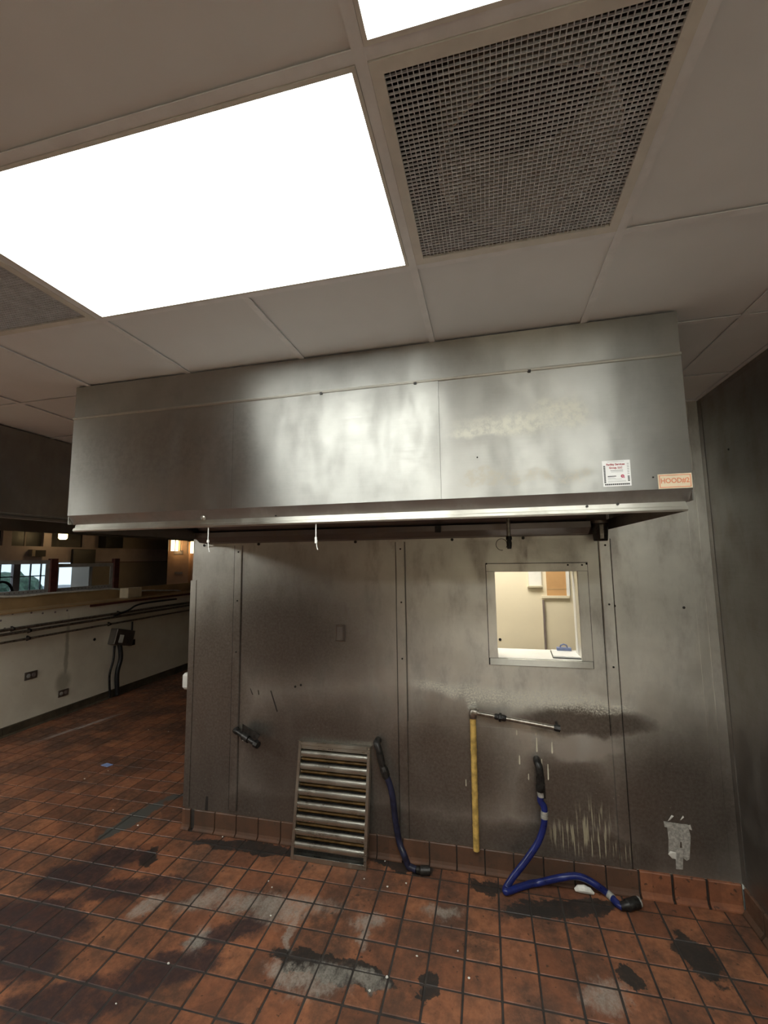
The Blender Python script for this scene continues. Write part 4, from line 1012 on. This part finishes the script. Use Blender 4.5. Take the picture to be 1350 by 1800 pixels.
# pillar with lamps
pa, pb, pc = W(294, 1000, 7.0), W(331, 1000, 7.0), W(342, 1000, 7.0)
pi = struct(MB().box(pa.x, pb.x, 7.0, 7.5, 0, 3.2).build('pillar', 'pillar'), 'wood-clad dining room pillar carrying warm lamps', 'pillar')
MB().box(pb.x + .002, pc.x + .3, 7.08, 7.5, 0, 3.2).build('side_cladding', 'pillar', pi)
for py, w_, hh in ((971, .13, .05), (1007, .12, .03), (1031, .14, .07)):
    q = W(314, py, 7.0); MB().box(q.x - w_, q.x + w_, 6.985, 6.999, q.z - hh, q.z + hh).build('slot', 'taupe', pi)
def sconce(px, py, y, label, s=1.0):
    q = W(px, py, y); t = thing('lantern_sconce', label, 'lamp', (q.x, y, q.z), 'warm dining room lamps')
    MB().tube([(0, 0, -.17 * s), (0, 0, .13 * s)], .085 * s, 14).build('lamp_shade', 'warm', t, True)
    MB().box(-.11 * s, .11 * s, -.11 * s, .11 * s, .135 * s, .155 * s).build('cap', 'black', t)
    for sx in (-1, 1):
        for sy in (-1, 1): MB().box(sx * .105 * s - .007, sx * .105 * s + .007, sy * .105 * s - .007, sy * .105 * s + .007, -.18 * s, .134 * s).build('cage_bar', 'black', t)
    MB().tube([(0, .0, .156 * s), (0, .0, .21 * s), (0, .13, .21 * s)], .012, 6).build('arm', 'black', t)
sconce(307, 957, 6.86, 'glowing lantern lamp on the face of the dining room pillar')
sconce(341, 961, 6.95, 'glowing lantern lamp at the shaded side of the pillar, half hidden by the steel wall')
q = S(111, 938, XA + .5)
t = thing('pendant_lamp', 'warm glowing pendant lamp hanging before the dark dining room openings', 'lamp', q, 'warm dining room lamps')
MB().tube([(0, 0, -.13), (0, 0, -.10), (0, 0, .08), (0, 0, .10)], [.06, .085, .085, .07], 14).build('lamp_shade', 'warm', t, True)
MB().tube([(0, 0, .10), (0, 0, .14)], .05, 10).build('cap', 'black', t); MB().tube([(0, 0, .14), (0, 0, 3.2 - q.z)], .008, 6).build('cord', 'black', t)
q = W(270, 940, 8.6)
t = thing('spot_light', 'small bright twin spot light high on the dining room end wall', 'lamp', q)
for s in (-1, 1): MB().tube([(s * .07, 0, 0), (s * .07, -.05, 0)], .065, 10).build('lamp_head', 'downlight', t)
MB().box(-.13, .13, .001, .39, -.03, .03).build('bracket', 'black', t)
# dining counter and chairs in silhouette
t = thing('serving_counter', 'dark counter in the dining room below the bright windows', 'counter', (-9.6, 3.2, 0))
MB().box(-.35, .35, -2.2, 1.4, 1.27, 1.32).build('top', 'taupe', t); MB().box(-.3, .3, -2.1, 1.3, .006, 1.269).build('base', 'red_wood', t)
for k in range(5):
    y = 2.95 + k * .3
    tag(MB().tube([(-9.5, y, 1.321), (-9.5, y, 1.33), (-9.5, y, 1.40), (-9.5, y, 1.41)], [.07, .12, .13, .13], 16).build('white_bowl', 'white'), ('white bowl on the dining counter nearest the picture edge', 'white bowl second from the picture edge on the dining counter', 'middle white bowl of the five on the dining counter', 'white bowl second from the red-brown post on the dining counter', 'white bowl nearest the red-brown post on the dining counter')[k], 'bowl', 'bowls on the counter')
def chair(y, label):
    t = thing('bar_chair', label, 'chair', (-12.2, y, 0.005), 'dining room chairs')
    MB().box(-.2, .2, -.22, .22, .70, .75).build('seat', 'black', t)
    MB().tube([(-.18, -.2, .75)] + [(-.2, .26 * -math.cos(a), 1.15 + .35 * math.sin(a)) for a in [k * math.pi / 10 for k in range(11)]] + [(-.18, .2, .75)], .03, 8).build('backrest', 'black', t)
    for sx in (-.17, .17):
        for sy in (-.19, .19): MB().box(sx - .02, sx + .02, sy - .02, sy + .02, 0, .699).build('leg', 'black', t)
chair(4.25, 'dark arched-back dining chair before the bright windows, nearer the picture edge'); chair(5.0, 'dark arched-back dining chair before the bright windows, nearer the red-brown post')

# closing walls behind the viewer
struct(MB().box(-15, 0.25, -6.4, -6.2, 0, 3.3).build('wall_front', 'dining_wall'), 'brown wall behind the viewer', 'wall')
struct(MB().box(-2.1, -0.0005, -5.0, -4.88, 0, HC - .002).build('wall_front_reflector', 'cream'), 'added cream reflector wall behind the viewer beside the steel side wall', 'wall')  # added out of view to bounce light onto the steel's right side
struct(MB().box(0.0, 0.25, WT, 9.2, 0, 3.3).build('wall_outer', 'drywall'), 'outer wall behind the office', 'wall')

# ================================================================== SMALL DEBRIS ON THE FLOOR
chips = [(190, 1355), (199, 1424), (242, 1451), (401, 1461), (472, 1549), (478, 1560), (476, 1610), (678, 1510), (750, 1520), (681, 1559), (714, 1553), (680, 1718), (650, 1742), (824, 1720), (805, 1672), (733, 1681), (640, 1545), (296, 1694), (204, 1765), (261, 1283), (296, 1286), (149, 1369)]
where = ['beside the blue plastic scrap', 'on the edge of the grey patch', 'on the lower end of the grey patch', 'at the wall foot below the gas stub', 'in front of the baffle filter corner', 'second one before the baffle filter corner',
         'on the pale scuffed tiles before the filter', 'between the filter and the dark hose', 'just past the end of the dark hose', 'two tiles before the dark hose', 'one tile before the dark hose end', 'beside the black patch at the picture bottom',
         'just below the black patch', 'lowest one before the blue hose', 'above the lowest one before the blue hose', 'by the black patch on its far side', 'just before the filter foot', 'on the dirty tiles near the lower picture corner',
         'lowest of all, near the picture corner', 'far back along the half wall', 'far back, beside another one near the wall end', 'alone on tiles left of the grey patch']
for k, (px, py) in enumerate(chips):
    q = G(px, py, .001); s = rnd.uniform(.004, .008)
    n = rnd.randint(4, 6); a0 = rnd.uniform(0, 6)
    o = MB().plate([(math.cos(a0 + 6.283 * i / n) * s * rnd.uniform(.6, 1.3), math.sin(a0 + 6.283 * i / n) * s * rnd.uniform(.5, 1.0), 0) for i in range(n)], (0, 0, 1), .003).build('paint_chip', 'chip', None, False, (q.x, min(q.y, -.04) if q.x > WX0 else q.y, .0012))
    tag(o, 'tiny pale flake on the floor tiles, ' + where[k], 'flake', 'pale flakes on the floor')
q = G(1023, 1553, .01)
tag(MB().tube([(q.x - .05, -.055, .012), (q.x - .03, -.055, .022), (q.x, -.058, .026), (q.x + .03, -.058, .02), (q.x + .05, -.06, .01)], [.008, .018, .02, .016, .006], 8).build('rag_scrap', 'chip'), 'pale crumpled scrap under the blue hose at the wall foot', 'scrap')
q = G(188, 1345)
tag(MB().plate([(-.05, -.02, 0), (.04, -.035, 0), (.055, .015, 0), (-.03, .03, 0)], (0, 0, 1), .004).build('blue_scrap', 'blue_scrap', None, False, (q.x, q.y, .0012)), 'small blue scrap of plastic on the far tiles', 'scrap')
